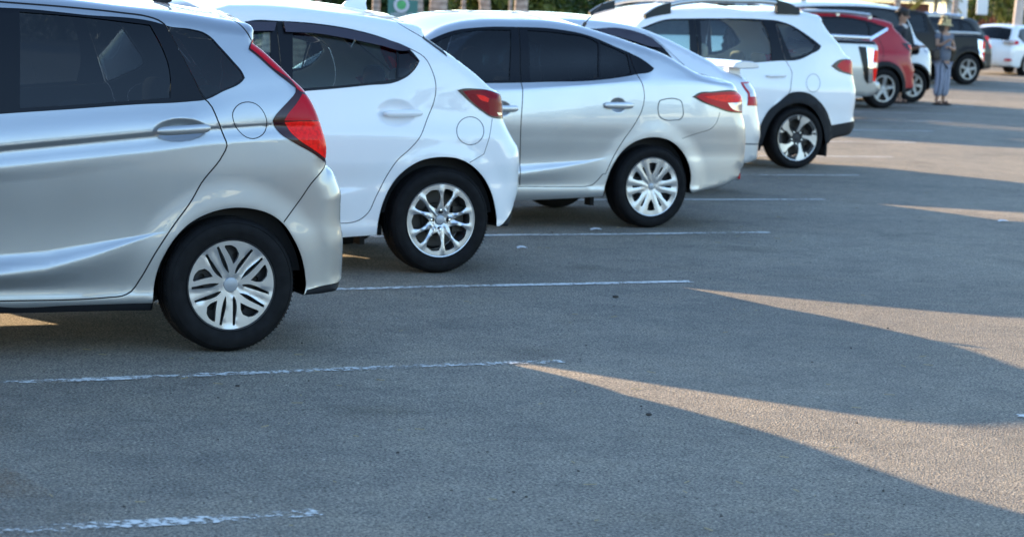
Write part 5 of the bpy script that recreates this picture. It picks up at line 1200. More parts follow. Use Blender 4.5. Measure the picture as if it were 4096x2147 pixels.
# ================================================================== people
M_SKIN = mat('skin', (0.36, 0.20, 0.13), 0.5, var=0.05)
M_HAIR = mat('black_hair', (0.012, 0.009, 0.008), 0.55)
def body_skin(name, J, E, parent, m, root=0, sub=2):
    """continuous surface grown over a jointed skeleton; J: (x, y, z, rx, ry)"""
    me = bpy.data.meshes.new(name); me.from_pydata([j[:3] for j in J], E, []); o = link(bpy.data.objects.new(name, me), parent); me.materials.append(m)
    s = o.modifiers.new('skin', 'SKIN'); s.use_smooth_shade = True; s.use_x_symmetry = False
    for k, j in enumerate(J): v = me.skin_vertices[0].data[k]; v.radius = (j[3], j[4] if len(j) > 4 else j[3])
    me.skin_vertices[0].data[root].use_root = True
    b = o.modifiers.new('sub', 'SUBSURF'); b.levels = sub; b.render_levels = sub
    dg = bpy.context.evaluated_depsgraph_get(); me2 = bpy.data.meshes.new_from_object(o.evaluated_get(dg)); o.modifiers.clear(); o.data = me2
    me2.polygons.foreach_set('use_smooth', [True]*len(me2.polygons)); return o
def head_parts(root, body, hx, hy, hz, yaw, hair_long, s=1.0):
    """face features and hair on a head centred at hx, hy, hz; local -y is the face before yaw"""
    M = Matrix.Translation((hx, hy, hz)) @ Matrix.Rotation(yaw, 4, 'Z') @ Matrix.Scale(s, 4)
    def put(b, nm, m):
        b.v = [tuple(M @ Vector(p)) for p in b.v]; return b.build(nm, m, body)
    b = MB(); b.ball((0, 0.012, 0.045), (0.086, 0.103, 0.095), nu=18, nv=12)
    b.ball((0, -0.02, 0.085), (0.083, 0.085, 0.05))
    if hair_long:
        for sx in (-1, 1): b.tube([(sx*0.075, 0.0, 0.05), (sx*0.088, 0.0, -0.06), (sx*0.085, -0.02, -0.17)], [0.03, 0.036, 0.022], 10)
        b.tube([(0, 0.07, 0.06), (0, 0.085, -0.06), (0, 0.09, -0.18)], [0.07, 0.08, 0.06], 12)
    else:
        for k in range(46):
            a = k*2.4; r = 0.098*math.sqrt((k+0.5)/46); b.ball((r*math.cos(a), 0.034+r*1.05*math.sin(a), 0.145-r*r*9), (0.03, 0.03, 0.026), nu=7, nv=5)
    put(b, 'hair', M_HAIR)
    for sx in (-1, 1):
        b = MB(); b.ball((sx*0.032, -0.084, 0.012), (0.013, 0.008, 0.007), nu=8, nv=6); put(b, 'eye', mat('eye_dark', (0.03, 0.02, 0.02), 0.3))
        b = MB(); b.ball((sx*0.083, 0.005, -0.005), (0.012, 0.022, 0.032), nu=8, nv=6); put(b, 'ear', M_SKIN)
    b = MB(); b.ball((0, -0.098, -0.018), (0.014, 0.02, 0.024), nu=8, nv=6); put(b, 'nose', M_SKIN)
    b = MB(); b.ball((0, -0.084, -0.052), (0.024, 0.01, 0.009), nu=8, nv=6); put(b, 'mouth', mat('lips', (0.25, 0.08, 0.07), 0.5))
def fingers(body, wrist, dirv, up, m=None, curl=0.5, s=1.0, thumb_side=1):
    """palm and five bent fingers; returns nothing (parts of the body)"""
    d = Vector(dirv).normalized(); u = Vector(up).normalized(); sd = d.cross(u).normalized(); w = Vector(wrist); J = []; E = []
    J.append((*w, 0.024, 0.018)); J.append((*(w+d*0.045*s), 0.036, 0.016)); J.append((*(w+d*0.085*s), 0.037, 0.014)); E += [(0, 1), (1, 2)]
    for k, (off, ln) in enumerate(((-0.028, 0.062), (-0.009, 0.074), (0.010, 0.070), (0.028, 0.054))):
        a = w+d*0.088*s+sd*off; i = len(J); c = curl*(0.8+0.12*k)
        p1 = a+(d*math.cos(c)-u*math.sin(c))*ln*0.5; p2 = p1+(d*math.cos(2*c)-u*math.sin(2*c))*ln*0.5
        for q in (a, p1, p2): J.append((*q, 0.009, 0.009))
        E += [(2, i), (i, i+1), (i+1, i+2)]
    i = len(J); a = w+d*0.03*s-sd*0.034*thumb_side; p1 = a+(d*0.6-sd*0.6*thumb_side-u*0.3)*0.035; p2 = p1+(d*0.9-u*0.4)*0.03
    for q in (a, p1, p2): J.append((*q, 0.011, 0.011))
    E += [(1, i), (i, i+1), (i+1, i+2)]
    return J, E
def person(name, X, Y, yaw, H, man, label):
    root = empty(name, (X, Y, 0), yaw); k = H/1.70
    sh = 0.20 if man else 0.175
    # skeleton: local -y is forward
    J = [(0, 0, 0.93, 0.125, 0.085), (0, 0, 1.08, 0.11, 0.08), (0, 0.01, 1.24, 0.13, 0.09), (0, 0.015, 1.38, 0.12, 0.085), (0, 0.012, 1.46, 0.055, 0.055), (0, -0.005, 1.53, 0.060, 0.065), (0, -0.01, 1.60, 0.078, 0.092), (0, -0.005, 1.67, 0.060, 0.075)]
    E = [(0, 1), (1, 2), (2, 3), (3, 4), (4, 5), (5, 6), (6, 7)]
    def limb(start, pts):
        i = len(J); 
        for p in pts: J.append(p)
        E.append((start, i)); E.extend((i+q, i+q+1) for q in range(len(pts)-1)); return len(J)-1
    if man:
        armL = [(sh, 0.01, 1.37, 0.055), (sh+0.06, 0.03, 1.12, 0.043), (sh+0.03, -0.16, 1.02, 0.036), (sh-0.04, -0.30, 1.06, 0.026)]
        armR = [(-sh, 0.01, 1.37, 0.055), (-sh-0.06, 0.02, 1.10, 0.043), (-sh-0.05, -0.06, 0.88, 0.036), (-sh-0.05, -0.10, 0.80, 0.026)]
        legL = [(0.095, 0.0, 0.86, 0.085), (0.105, -0.02, 0.48, 0.058), (0.11, 0.02, 0.10, 0.036)]
        legR = [(-0.095, 0.0, 0.86, 0.085), (-0.10, -0.05, 0.48, 0.058), (-0.12, 0.05, 0.10, 0.036)]
    else:
        armL = [(sh, 0.01, 1.37, 0.048), (sh+0.07, -0.03, 1.16, 0.038), (sh-0.06, -0.17, 1.10, 0.032), (sh-0.26, -0.22, 1.14, 0.022)]
        armR = [(-sh, 0.01, 1.37, 0.048), (-sh-0.05, -0.02, 1.17, 0.038), (-sh-0.04, -0.16, 1.20, 0.032), (-sh-0.02, -0.22, 1.25, 0.022)]
        legL = [(0.085, 0.0, 0.86, 0.085), (0.085, -0.02, 0.48, 0.055), (0.08, 0.02, 0.09, 0.034)]
        legR = [(-0.085, 0.0, 0.86, 0.085), (-0.09, -0.03, 0.48, 0.055), (-0.10, 0.03, 0.09, 0.034)]
    limb(3, armL); limb(3, armR); fL = limb(0, legL); fR = limb(0, legR)
    for f, sx in ((fL, 1), (fR, -1)):
        x, y, z = J[f][:3]; i = len(J); J.append((x+0.01*sx, y-0.05, 0.045, 0.036, 0.032)); J.append((x+0.02*sx, y-0.15, 0.03, 0.040, 0.022)); E.extend([(f, i), (i, i+1)])
    for arm, sx in ((armL, 1), (armR, -1)):
        w = arm[-1]; pv = arm[-2]; d = Vector(w[:3])-Vector(pv[:3]); Jh, Eh = fingers(None, w[:3], d, (0, 0, 1), curl=0.55, thumb_side=-sx)
        base = [i for i, j in enumerate(J) if j[:3] == w[:3]][0]; off = len(J)-1
        for j in Jh[1:]: J.append(j)
        mp = lambda q: base if q == 0 else off+q
        E.extend((mp(a), mp(b)) for a, b in Eh)
    J = [(j[0]*k, j[1]*k, j[2]*k)+tuple(r*k for r in j[3:]) for j in J]
    body = body_skin('body', J, E, root, M_SKIN)
    def shell(nm, pts, edges, m, sub=2): return body_skin(nm, [(p[0]*k, p[1]*k, p[2]*k)+tuple(r*k for r in p[3:]) for p in pts], edges, body, m, 0, sub)
    if man:
        c = mat('dark_cloth', (0.016, 0.020, 0.028), 0.9)
        P = [(0, 0, 0.90, 0.165, 0.125), (0, 0, 1.08, 0.155, 0.115), (0, 0.01, 1.24, 0.172, 0.122), (0, 0.015, 1.385, 0.13, 0.10)]; Ed = [(0, 1), (1, 2), (2, 3)]
        for a in (armL, armR):
            i = len(P); P += [(a[0][0], a[0][1], a[0][2], 0.072), (a[1][0], a[1][1], a[1][2], 0.06), (a[2][0], a[2][1], a[2][2], 0.05)]; Ed += [(3, i), (i, i+1), (i+1, i+2)]
        shell('shirt', P, Ed, c)
        b = MB(); b.tube([(0, -0.03, 1.425*k), (0, -0.05, 1.46*k)], [0.075, 0.065], 14); b.build('collar', mat('white_cloth', (0.6, 0.6, 0.6), 0.9), body)
        c2 = mat('dark_trousers', (0.035, 0.033, 0.035), 0.9)
        P = [(0, 0, 0.93, 0.16, 0.125)]; Ed = []
        for l in (legL, legR):
            i = len(P); P += [(l[0][0], l[0][1], 0.84, 0.105), (l[1][0], l[1][1], 0.48, 0.082), (l[2][0], l[2][1], 0.20, 0.072)]; Ed += [(0, i), (i, i+1), (i+1, i+2)]
        shell('trousers', P, Ed, c2)
    else:
        def striped(nm, base, line, sc, depth):
            m, t, b = nodes_of(nm); L = t.links; tc = t.nodes.new('ShaderNodeTexCoord'); w = t.nodes.new('ShaderNodeTexWave'); w.wave_type = 'BANDS'; w.bands_direction = 'X'; w.inputs['Scale'].default_value = sc; w.inputs['Distortion'].default_value = 0.6
            L.new(tc.outputs['Object'], w.inputs['Vector']); r = t.nodes.new('ShaderNodeValToRGB'); L.new(w.outputs[0], r.inputs[0]); r.color_ramp.elements[0].position = 0.45; r.color_ramp.elements[0].color = (*base, 1); r.color_ramp.elements[1].position = 0.6; r.color_ramp.elements[1].color = (*line, 1)
            L.new(r.outputs[0], b.inputs['Base Color']); b.inputs['Roughness'].default_value = 0.9; return m
        c = striped('blue_striped_cloth', (0.06, 0.075, 0.12), (0.38, 0.40, 0.48), 6.5, 0); ch = striped('yellow_striped_knit', (0.10, 0.07, 0.04), (0.85, 0.66, 0.32), 8.0, 0)
        c0 = mat('grey_blue_cloth', (0.13, 0.145, 0.185), 0.9, var=0.1, vscale=40)
        P = [(0, 0, 0.82, 0.20, 0.155), (0, 0, 1.08, 0.165, 0.125), (0, 0.01, 1.24, 0.165, 0.12), (0, 0.015, 1.385, 0.12, 0.095)]; Ed = [(0, 1), (1, 2), (2, 3)]
        for a in (armL, armR):
            i = len(P); P += [(a[0][0], a[0][1], a[0][2], 0.07), ((a[0][0]+a[1][0])/2, (a[0][1]+a[1][1])/2, (a[0][2]+a[1][2])/2, 0.072)]; Ed += [(3, i), (i, i+1)]
        shell('blouse', P, Ed, c0)
        P = [(0, 0, 0.92, 0.165, 0.13)]; Ed = []
        for l in (legL, legR):
            i = len(P); P += [(l[0][0], l[0][1], 0.82, 0.11), (l[1][0], l[1][1], 0.48, 0.098), (l[2][0], l[2][1], 0.16, 0.095)]; Ed += [(0, i), (i, i+1), (i+1, i+2)]
        shell('trousers', P, Ed, c)
        b = MB(); n = 26; V = []; F = []
        rings = [(0.155, 1.575), (0.115, 1.60), (0.103, 1.64), (0.098, 1.70), (0.080, 1.745), (0.03, 1.76), (0.001, 1.762)]
        M = Matrix.Rotation(math.radians(6), 3, 'X')
        for r, z in rings:
            for q in range(n): t = 2*PI*q/n; v = M @ Vector((r*math.cos(t), r*1.08*math.sin(t), z-1.66)); V.append((v.x*k, (v.y-0.005)*k, (v.z+1.66)*k))
        for i in range(len(rings)-1):
            for q in range(n): F.append((i*n+q, i*n+(q+1) % n, (i+1)*n+(q+1) % n, (i+1)*n+q))
        b.add(V, F); b.build('hat', ch, body)
    sh_m = mat('dark_sandal', (0.03, 0.02, 0.018), 0.7)
    for f in (legL, legR):
        x, y = f[-1][0]*k, f[-1][1]*k; b = MB(); b.ball((x+0.012*(1 if x > 0 else -1), y-0.065, 0.018), (0.052, 0.135, 0.018), e=0.6); b.tube([(x-0.045, y-0.10, 0.03), (x, y-0.10, 0.075), (x+0.045, y-0.10, 0.03)], 0.014, 8); b.build('shoe', sh_m, body)
    head_parts(root, body, 0, -0.012*k, 1.62*k, 0.0 if man else 0.0, not man, k)
    tag(root, label, 'person'); return root
pw = at_ground(3762, 421); pm_ = at_ground(3632, 417)
# the woman looks towards the man's right, half towards the camera; the man is turned towards her
W_ = person('person', float(pw[0]), float(pw[1]), math.radians(12), 1.60, False, 'woman in a striped bucket hat, grey blouse and striped trousers, standing on the asphalt')
M_ = person('person', float(pm_[0])-0.05, float(pm_[1])+0.25, math.radians(38), 1.70, True, 'dark haired man in dark clothes standing behind the tail of the red car')
# things the woman carries
b = MB(); q = Vector((pw[0], pw[1], 0)); rzw = Matrix.Rotation(math.radians(12), 3, 'Z')
def wp(x, y, z): v = rzw @ Vector((x, y, z)); return (v.x+q.x, v.y+q.y, z)
b.ball(wp(-0.25, -0.03, 0.93), (0.075, 0.05, 0.11), e=0.6); b.tube([wp(-0.20, -0.04, 0.94), wp(-0.16, -0.10, 1.2), wp(-0.13, -0.02, 1.44)], 0.010, 8)
o = b.build('shoulder_bag', mat('brown_leather', (0.035, 0.022, 0.015), 0.6)); tag(o, 'small dark brown shoulder bag hanging at the hip of the woman in the hat', 'bag')

# ================================================================== background
def bark_mat(name, c0, c1, sc=9):
    m, t, b = nodes_of(name); L = t.links; tc = t.nodes.new('ShaderNodeTexCoord')
    n = t.nodes.new('ShaderNodeTexNoise'); n.inputs['Scale'].default_value = sc; n.inputs['Detail'].default_value = 6; L.new(tc.outputs['Object'], n.inputs['Vector'])
    w = t.nodes.new('ShaderNodeTexWave'); w.bands_direction = 'Z'; w.inputs['Scale'].default_value = 2.5; w.inputs['Distortion'].default_value = 4; L.new(tc.outputs['Object'], w.inputs['Vector'])
    mx = t.nodes.new('ShaderNodeMath'); mx.operation = 'MULTIPLY_ADD'; L.new(w.outputs[0], mx.inputs[0]); mx.inputs[1].default_value = 0.35; L.new(n.outputs[0], mx.inputs[2])
    r = t.nodes.new('ShaderNodeValToRGB'); L.new(mx.outputs[0], r.inputs[0]); r.color_ramp.elements[0].position = 0.4; r.color_ramp.elements[0].color = (*c0, 1); r.color_ramp.elements[1].position = 0.85; r.color_ramp.elements[1].color = (*c1, 1)
    L.new(r.outputs[0], b.inputs['Base Color']); b.inputs['Roughness'].default_value = 0.85; return m
def leaf_mat(name, c0, c1):
    m, t, b = nodes_of(name); L = t.links; a = t.nodes.new('ShaderNodeAttribute'); a.attribute_name = 'tone'
    r = t.nodes.new('ShaderNodeValToRGB'); L.new(a.outputs['Fac'], r.inputs[0]); r.color_ramp.elements[0].color = (*c0, 1); r.color_ramp.elements[1].color = (*c1, 1); L.new(r.outputs[0], b.inputs['Base Color'])
    b.inputs['Roughness'].default_value = 0.5; tl = t.nodes.new('ShaderNodeBsdfTranslucent'); L.new(r.outputs[0], tl.inputs[0]); ms = t.nodes.new('ShaderNodeMixShader'); ms.inputs[0].default_value = 0.35
    L.new(b.outputs[0], ms.inputs[1]); L.new(tl.outputs[0], ms.inputs[2]); L.new(ms.outputs[0], t.nodes['Material Output'].inputs[0]); return m
M_BARK = bark_mat('pale_trunk_bark', (0.20, 0.15, 0.13), (0.42, 0.34, 0.29))
M_BARKD = bark_mat('dark_bark', (0.07, 0.05, 0.035), (0.16, 0.12, 0.09))
M_LEAF = leaf_mat('leaf_green', (0.020, 0.045, 0.014), (0.085, 0.14, 0.03)); M_LEAFY = leaf_mat('leaf_yellow_green', (0.06, 0.10, 0.018), (0.26, 0.26, 0.05)); M_PALM = leaf_mat('palm_leaf', (0.05, 0.08, 0.02), (0.28, 0.26, 0.06))
def leaves(name, m, parent, blobs, n, size, seed=0):
    """leaf quads spread through lumpy volumes; blobs: (centre, radii)"""
    rg = np.random.default_rng(seed); vol = np.array([b[1][0]*b[1][1]*b[1][2] for b in blobs]); pr = vol/vol.sum(); k = rg.choice(len(blobs), n, p=pr)
    C = np.array([b[0] for b in blobs])[k]; R = np.array([b[1] for b in blobs])[k]; d = rg.normal(size=(n, 3)); d /= np.linalg.norm(d, axis=1)[:, None]; r = rg.uniform(0.55, 1.05, n)**0.6
    P = C+d*R*r[:, None]; a = rg.normal(size=(n, 3)); a /= np.linalg.norm(a, axis=1)[:, None]; b2 = np.cross(a, rg.normal(size=(n, 3))); b2 /= np.linalg.norm(b2, axis=1)[:, None]
    s = size*rg.uniform(0.6, 1.4, n)[:, None]; V = np.stack([P-a*s, P-b2*s*0.45, P+a*s, P+b2*s*0.45], 1).reshape(-1, 3); tone = np.clip(rg.normal(0.45, 0.25, n), 0, 1)
    V = V[:]; V[:, 2] = np.maximum(V[:, 2], 0.02)
    me = bpy.data.meshes.new(name); me.vertices.add(4*n); me.vertices.foreach_set('co', V.ravel()); me.loops.add(4*n); me.loops.foreach_set('vertex_index', np.arange(4*n)); me.polygons.add(n); me.polygons.foreach_set('loop_start', np.arange(n)*4)
    me.update(calc_edges=True); me.validate(); at = me.attributes.new('tone', 'FLOAT', 'POINT'); at.data.foreach_set('value', np.repeat(tone, 4)); me.materials.append(m)
    return link(bpy.data.objects.new(name, me), parent)
def trunk(parent, H, r0, r1, lean=(0, 0), m=None, n=14, branches=0, seed=0):
    rg = random.Random(seed); b = MB(); pts = []; rad = []
    for i in range(12):
        t = i/11; pts.append((lean[0]*t+rg.uniform(-.02, .02), lean[1]*t+rg.uniform(-.02, .02), H*t)); rad.append(r0+(r1-r0)*t+(0.25*r0*(1-t*8) if t < 0.12 else 0))
    b.tube(pts, rad, n)
    for k in range(branches):
        a = rg.uniform(0, 2*PI); z = H*rg.uniform(0.55, 1.0); L = H*0.35; b.tube([(lean[0]*z/H, lean[1]*z/H, z), (math.cos(a)*L*0.5, math.sin(a)*L*0.5, z+L*0.4), (math.cos(a)*L, math.sin(a)*L, z+L*0.75)], [r1*0.7, r1*0.45, r1*0.2], 7)
    return b.build('trunk', m or M_BARK, parent)
def fronds(parent, z, n, L, m, seed=0, droop=1.0, x=0, y=0):
    rg = random.Random(seed); b = MB()
    for k in range(n):
        a = 2*PI*k/n+rg.uniform(-.2, .2); el = rg.uniform(0.1, 1.1); P = []
        for i in range(9):
            t = i/8; P.append((x+math.cos(a)*L*t*math.cos(el*(1-t)), y+math.sin(a)*L*t*math.cos(el*(1-t)), z+L*(math.sin(el)*t-droop*t*t*0.75)))
        b.tube(P, [0.02*(1-i/9)+0.004 for i in range(9)], 4)
        for i in range(1, 9):
            for q in range(3):
                t = q/3; p = Vector(P[i-1]).lerp(Vector(P[i]), t); s = Vector((-math.sin(a), math.cos(a), 0)); w = L*0.26*math.sin(PI*min(1, (i+t)/9.2))+0.05
                for sg in (-1, 1):
                    e = p+s*sg*w+Vector((math.cos(a)*w*0.5, math.sin(a)*w*0.5, -w*0.55)); b.add([p+Vector((0, 0, 0.012)), p-Vector((math.cos(a), math.sin(a), 0))*0.03, e], [(0, 1, 2)])
    o = b.build('crown', m, parent, smooth=False); at = o.data.attributes.new('tone', 'FLOAT', 'POINT'); at.data.foreach_set('value', [rg.uniform(0.2, 0.9) for _ in o.data.vertices]); return o
def palm(x0, x1, D, label, H=7.5, lean=(0, 0), thin=False, seed=0):
    """a palm whose trunk covers photo columns x0..x1 at distance D"""
    P = at_dist((x0+x1)/2, 20, D); wd = (x1-x0)/FPX*D; r = empty('palm_tree', (P[0], P[1], 0)); trunk(r, H, wd/2*1.05, wd/2*0.72, (lean[0], lean[1]), M_BARK, seed=seed); 
    o = fronds(r, H, 13, 2.6, M_PALM, seed, x=lean[0], y=lean[1]); tag(r, label, 'palm tree', 'palms beyond the parked cars'); return r
def post(x0, x1, D, label, H=3.2, m=None, lean=0.0):
    P = at_dist((x0+x1)/2, 20, D); wd = (x1-x0)/FPX*D; r = empty('wooden_post', (P[0], P[1], 0)); b = MB(); b.tube([(0, 0, 0), (lean*H, 0, H)], [wd/2*1.05, wd/2*0.95], 12); b.ball((lean*H, 0, H), (wd/2, wd/2, wd/4)); b.build('shaft', m or M_BARK, r)
    b = MB(); b.box((0, 0, 0.05), (wd*2, wd*2, 0.1)); b.build('footing', mat('concrete', (0.35, 0.33, 0.30), 0.9, var=0.15), r, bevel=0.01); tag(r, label, 'post', 'props and posts among the palms'); return r
palm(1056, 1142, 47, 'leftmost wide palm trunk, in view just left of the shark fin', seed=1)
palm(1157, 1240, 49, 'wide palm trunk right beside the leftmost one, with dark scars', seed=2)
palm(1620, 1693, 45, 'palm trunk standing over the right edge of the teal sign', seed=3)
palm(1719, 1793, 46, 'palm trunk next to the right of the one at the teal sign', seed=4)
palm(1936, 1983, 50, 'slim leaning palm trunk between two thin posts', lean=(-0.5, 0.2), seed=5)
palm(2060, 2116, 48, 'last palm trunk before the roof of the people carrier', seed=6)
palm(693, 726, 55, 'slim palm trunk behind the roof of the nearest hatchback', seed=7)
palm(966, 994, 58, 'thin distant palm trunk right of the teal board', seed=8)
palm(3808, 3832, 76, 'slim palm trunk in front of the white gate at the right', seed=9)
palm(3196, 3226, 55, 'slim palm trunk behind the rear end of the people carrier', seed=10)
post(622, 640, 50, 'thin post behind the roof of the nearest hatchback'); post(1262, 1284, 50, 'thin post left of the shark fin of the white hatchback'); post(1489, 1522, 45, 'thicker post just right of the shark fin')
post(1845, 1863, 47, 'thin pale post between the sign palms and the leaning palm'); post(2035, 2049, 47, 'thin post close beside the last palm trunk'); post(3065, 3090, 55, 'pale post seen above the rear roof rail'); post(3018, 3030, 57, 'thinnest post above the middle of the roof rail')
# teal sign with a ringed green disc
def board(name, x0, x1, ytop, ybot, D, label, ring=None):
    A = at_dist(x0, ytop, D); B = at_dist(x1, ytop, D); Cc = at_dist(x0, ybot, D); wd = math.dist(A[:2], B[:2]); r = empty(name, ((A[0]+B[0])/2, (A[1]+B[1])/2, 0), math.atan2(B[1]-A[1], B[0]-A[0])); zt, zb = A[2], Cc[2]
    b = MB(); b.box((0, 0, (zt+zb)/2), (wd, 0.05, zt-zb)); b.build('panel', mat('teal_board', (0.035, 0.16, 0.15), 0.5, var=0.15, vscale=3), r, smooth=False)
    b = MB()
    for sx in (-1, 1): b.tube([(sx*wd*0.4, 0.05, 0), (sx*wd*0.4, 0.05, zt)], 0.03, 8)
    b.build('legs', mat('grey_metal', (0.35, 0.36, 0.37), 0.5, metal=0.6), r)
    if ring:
        cx, cz, R = ring; b = MB(); b.lathe([(R*0.62, 0.0), (R*0.62, -0.03), (R, -0.03), (R, 0.0)], 40, 0, c=(cx, -0.025, cz)); b.build('ring', mat('pale_sign_paint', (0.45, 0.47, 0.55), 0.6), r)
        b = MB(); b.lathe([(0.0001, -0.012), (R*0.60, -0.012), (R*0.60, 0.0)], 32, 0, c=(cx, -0.025, cz)); b.build('disc', mat('green_sign_paint', (0.07, 0.36, 0.13), 0.6, var=0.25, vscale=8), r)
        b = MB(); rg = random.Random(3)
        for i in range(9): b.box((-wd*0.36+i*wd*0.085, -0.034, cz-R*1.35), (wd*0.03, 0.012, 0.10)); b.box((-wd*0.36+i*wd*0.085+wd*0.02, -0.034, cz-R*1.35+rg.choice((-0.04, 0, 0.04))), (wd*0.045, 0.012, 0.022))
        b.build('lettering', MATS['pale_sign_paint'], r, smooth=False)
    tag(r, label, 'sign'); return r
D = 44.0; Pc = at_dist(1607, 21, D); A = at_dist(1553, 15, D); Bq = at_dist(1665, 15, D)
board('sign_board', 1553, 1672, -2, 120, D, 'teal sign board with a ringed green disc and pale lettering', ring=(math.dist(A[:2], Pc[:2])-math.dist(A[:2], at_dist(1672, 15, D)[:2])/2, Pc[2], 0.15))
rb = board('notice_board', 829, 962, -60, 60, 46, 'plain teal board in a pale frame behind the white hatchback roof')
b = MB(); _w = math.dist(at_dist(829, 0, 46)[:2], at_dist(962, 0, 46)[:2]); _z = at_dist(829, 0, 46)[2]
for sx in (-1, 1): b.box((sx*(_w/2+0.03), -0.01, _z), (0.07, 0.07, 1.0))
b.build('frame', mat('pale_frame', (0.6, 0.6, 0.58), 0.5), rb, smooth=False)
# lamp pole at the right
P = at_dist(4074, 60, 72); r = empty('lamp_pole', (P[0], P[1], 0)); b = MB(); b.tube([(-0.12, 0, 0), (0.35, 0, 7.0)], [0.165, 0.12], 16); b.build('pole', mat('pale_concrete_pole', (0.48, 0.42, 0.38), 0.8, var=0.12, vscale=5), r)
b = MB(); b.tube([(0.35, 0, 7.0), (0.2, 0, 7.5), (-0.5, -0.2, 7.7)], 0.035, 10); b.build('arm', MATS['grey_metal'], r); b = MB(); b.ball((-0.8, -0.28, 7.7), (0.35, 0.13, 0.07), e=0.6); b.build('lamp_head', MATS['grey_metal'], r); tag(r, 'tall pale concrete lamp pole at the far right edge', 'lamp pole')
# red slat fence, white gate panels, white building
M_REDF = mat('red_fence_paint', (0.22, 0.035, 0.022), 0.7, var=0.3, vscale=3)
def fence(x0, x1, D, ytop, label):
    A = at_dist(x0, 50, D); B = at_dist(x1, 50, D); n = int(math.dist(A[:2], B[:2])/0.14); r = empty('slat_fence', (A[0], A[1], 0), math.atan2(B[1]-A[1], B[0]-A[0])); zt = at_dist((x0+x1)/2, ytop, D)[2]; L = math.dist(A[:2], B[:2]); b = MB(); rg = random.Random(x0)
    for i in range(n): b.box(((i+0.5)*0.14, rg.uniform(-.01, .01), zt/2), (0.11, 0.03, zt+rg.uniform(-.02, .02)))
    b.build('slats', M_REDF, r, smooth=False); b = MB(); b.box((L/2, 0.04, zt*0.8), (L, 0.04, 0.08)); b.box((L/2, 0.04, zt*0.3), (L, 0.04, 0.08)); b.build('cross_rails', M_REDF, r, smooth=False); tag(r, label, 'fence'); return r
fence(2900, 3790, 84, 46, 'long red slat fence behind the parked cars, left of the white gate'); fence(3915, 4300, 84, 66, 'red slat fence behind the white hatchback at the far right')
def wall_box(name, x0, x1, D, z0, z1, th, m, label, cat, part='panel'):
    A = at_dist(x0, 50, D); B = at_dist(x1, 50, D); L = math.dist(A[:2], B[:2]); r = empty(name, ((A[0]+B[0])/2, (A[1]+B[1])/2, 0), math.atan2(B[1]-A[1], B[0]-A[0])); b = MB(); b.box((0, 0, (z0+z1)/2), (L, th, z1-z0)); b.build(part, m, r, smooth=False, bevel=0.02); tag(r, label, cat); return r, L
M_WW = mat('white_wall', (0.72, 0.75, 0.78), 0.8, var=0.06, vscale=1.5)
wall_box('gate_panel', 3783, 3868, 80, 0.0, 3.2, 0.08, M_WW, 'white gate panel behind the woman in the hat', 'gate'); wall_box('gate_panel', 3905, 3950, 80, 1.78, 3.2, 0.08, M_WW, 'narrow white panel hanging over the red fence at the right', 'panel')
r, L = wall_box('building', 2860, 3690, 92, 0.0, 2.15, 3.0, mat('brown_brick_wall', (0.20, 0.08, 0.055), 0.9, var=0.3, vscale=6), 'low brown brick building with a wide white fascia behind the cars', 'building', 'wall')
b = MB(); b.box((0, -0.3, 2.75), (L+0.6, 4.2, 1.1)); b.build('fascia', M_WW, r, smooth=False, bevel=0.03)
for k in range(7): b = MB(); b.box((-L/2+0.7+k*L/7, -1.53, 1.2), (0.7, 0.06, 1.1)); b.build('window', M_TRIM, r, smooth=False)
# trees and hedges
def tree(x, D, H, R, m, label, n, size, seed, low=0.4, cat='tree', group='trees behind the palms', bark=None):
    P = at_dist(x, 40, D); r = empty('leafy_tree' if cat == 'tree' else 'hedge_bush', (P[0], P[1], 0)); rg = random.Random(seed)
    trunk(r, H*0.5, 0.16, 0.09, (rg.uniform(-.2, .2), 0), bark or M_BARKD, branches=5, seed=seed); bl = []
    for k in range(14): a = rg.uniform(0, 2*PI); q = rg.uniform(0, 0.75)*R; z = rg.uniform(low, H); bl.append(((math.cos(a)*q, math.sin(a)*q, z), tuple(R*rg.uniform(0.28, 0.48) for _ in range(3))))
    leaves('crown', m, r, bl, n, size, seed); tag(r, label, cat, group); return r
spots = [(-300, 62, 2.3, 3.4, M_LEAF, 'dark leafy tree behind the roof of the nearest hatchback, out to the left'), (250, 66, 2.3, 3.2, M_LEAF, 'leafy tree over the front of the nearest hatchback'), (620, 62, 2.3, 3.0, M_LEAF, 'dark leafy tree behind the thin post'), (900, 64, 2.3, 3.0, M_LEAF, 'dark leafy tree behind the plain teal board'), (1150, 60, 2.3, 2.8, M_LEAF, 'dark leafy tree behind the two wide palm trunks'),
         (1380, 62, 2.3, 2.9, M_LEAF, 'dark leafy tree right behind the shark fin'), (1560, 58, 2.3, 2.6, M_LEAF, 'dark leafy tree behind the teal sign'), (1800, 64, 2.3, 2.8, M_LEAFY, 'yellow green tree behind the thin pale post'), (1960, 60, 2.3, 2.5, M_LEAFY, 'yellow green tree behind the leaning palm'), (2140, 62, 2.3, 2.8, M_LEAF, 'leafy tree behind the last palm trunk'),
         (2330, 66, 2.3, 3.0, M_LEAF, 'leafy tree behind the windscreen of the people carrier'), (2650, 72, 2.3, 3.2, M_LEAF, 'leafy tree behind the roof of the people carrier'), (2850, 60, 2.3, 2.4, M_LEAF, 'dark tree behind the rear of the people carrier roof')]
for k, (x, D, H, R, m, lb) in enumerate(spots): tree(x, D, H, R, m, lb, 5200, 0.11, 20+k)
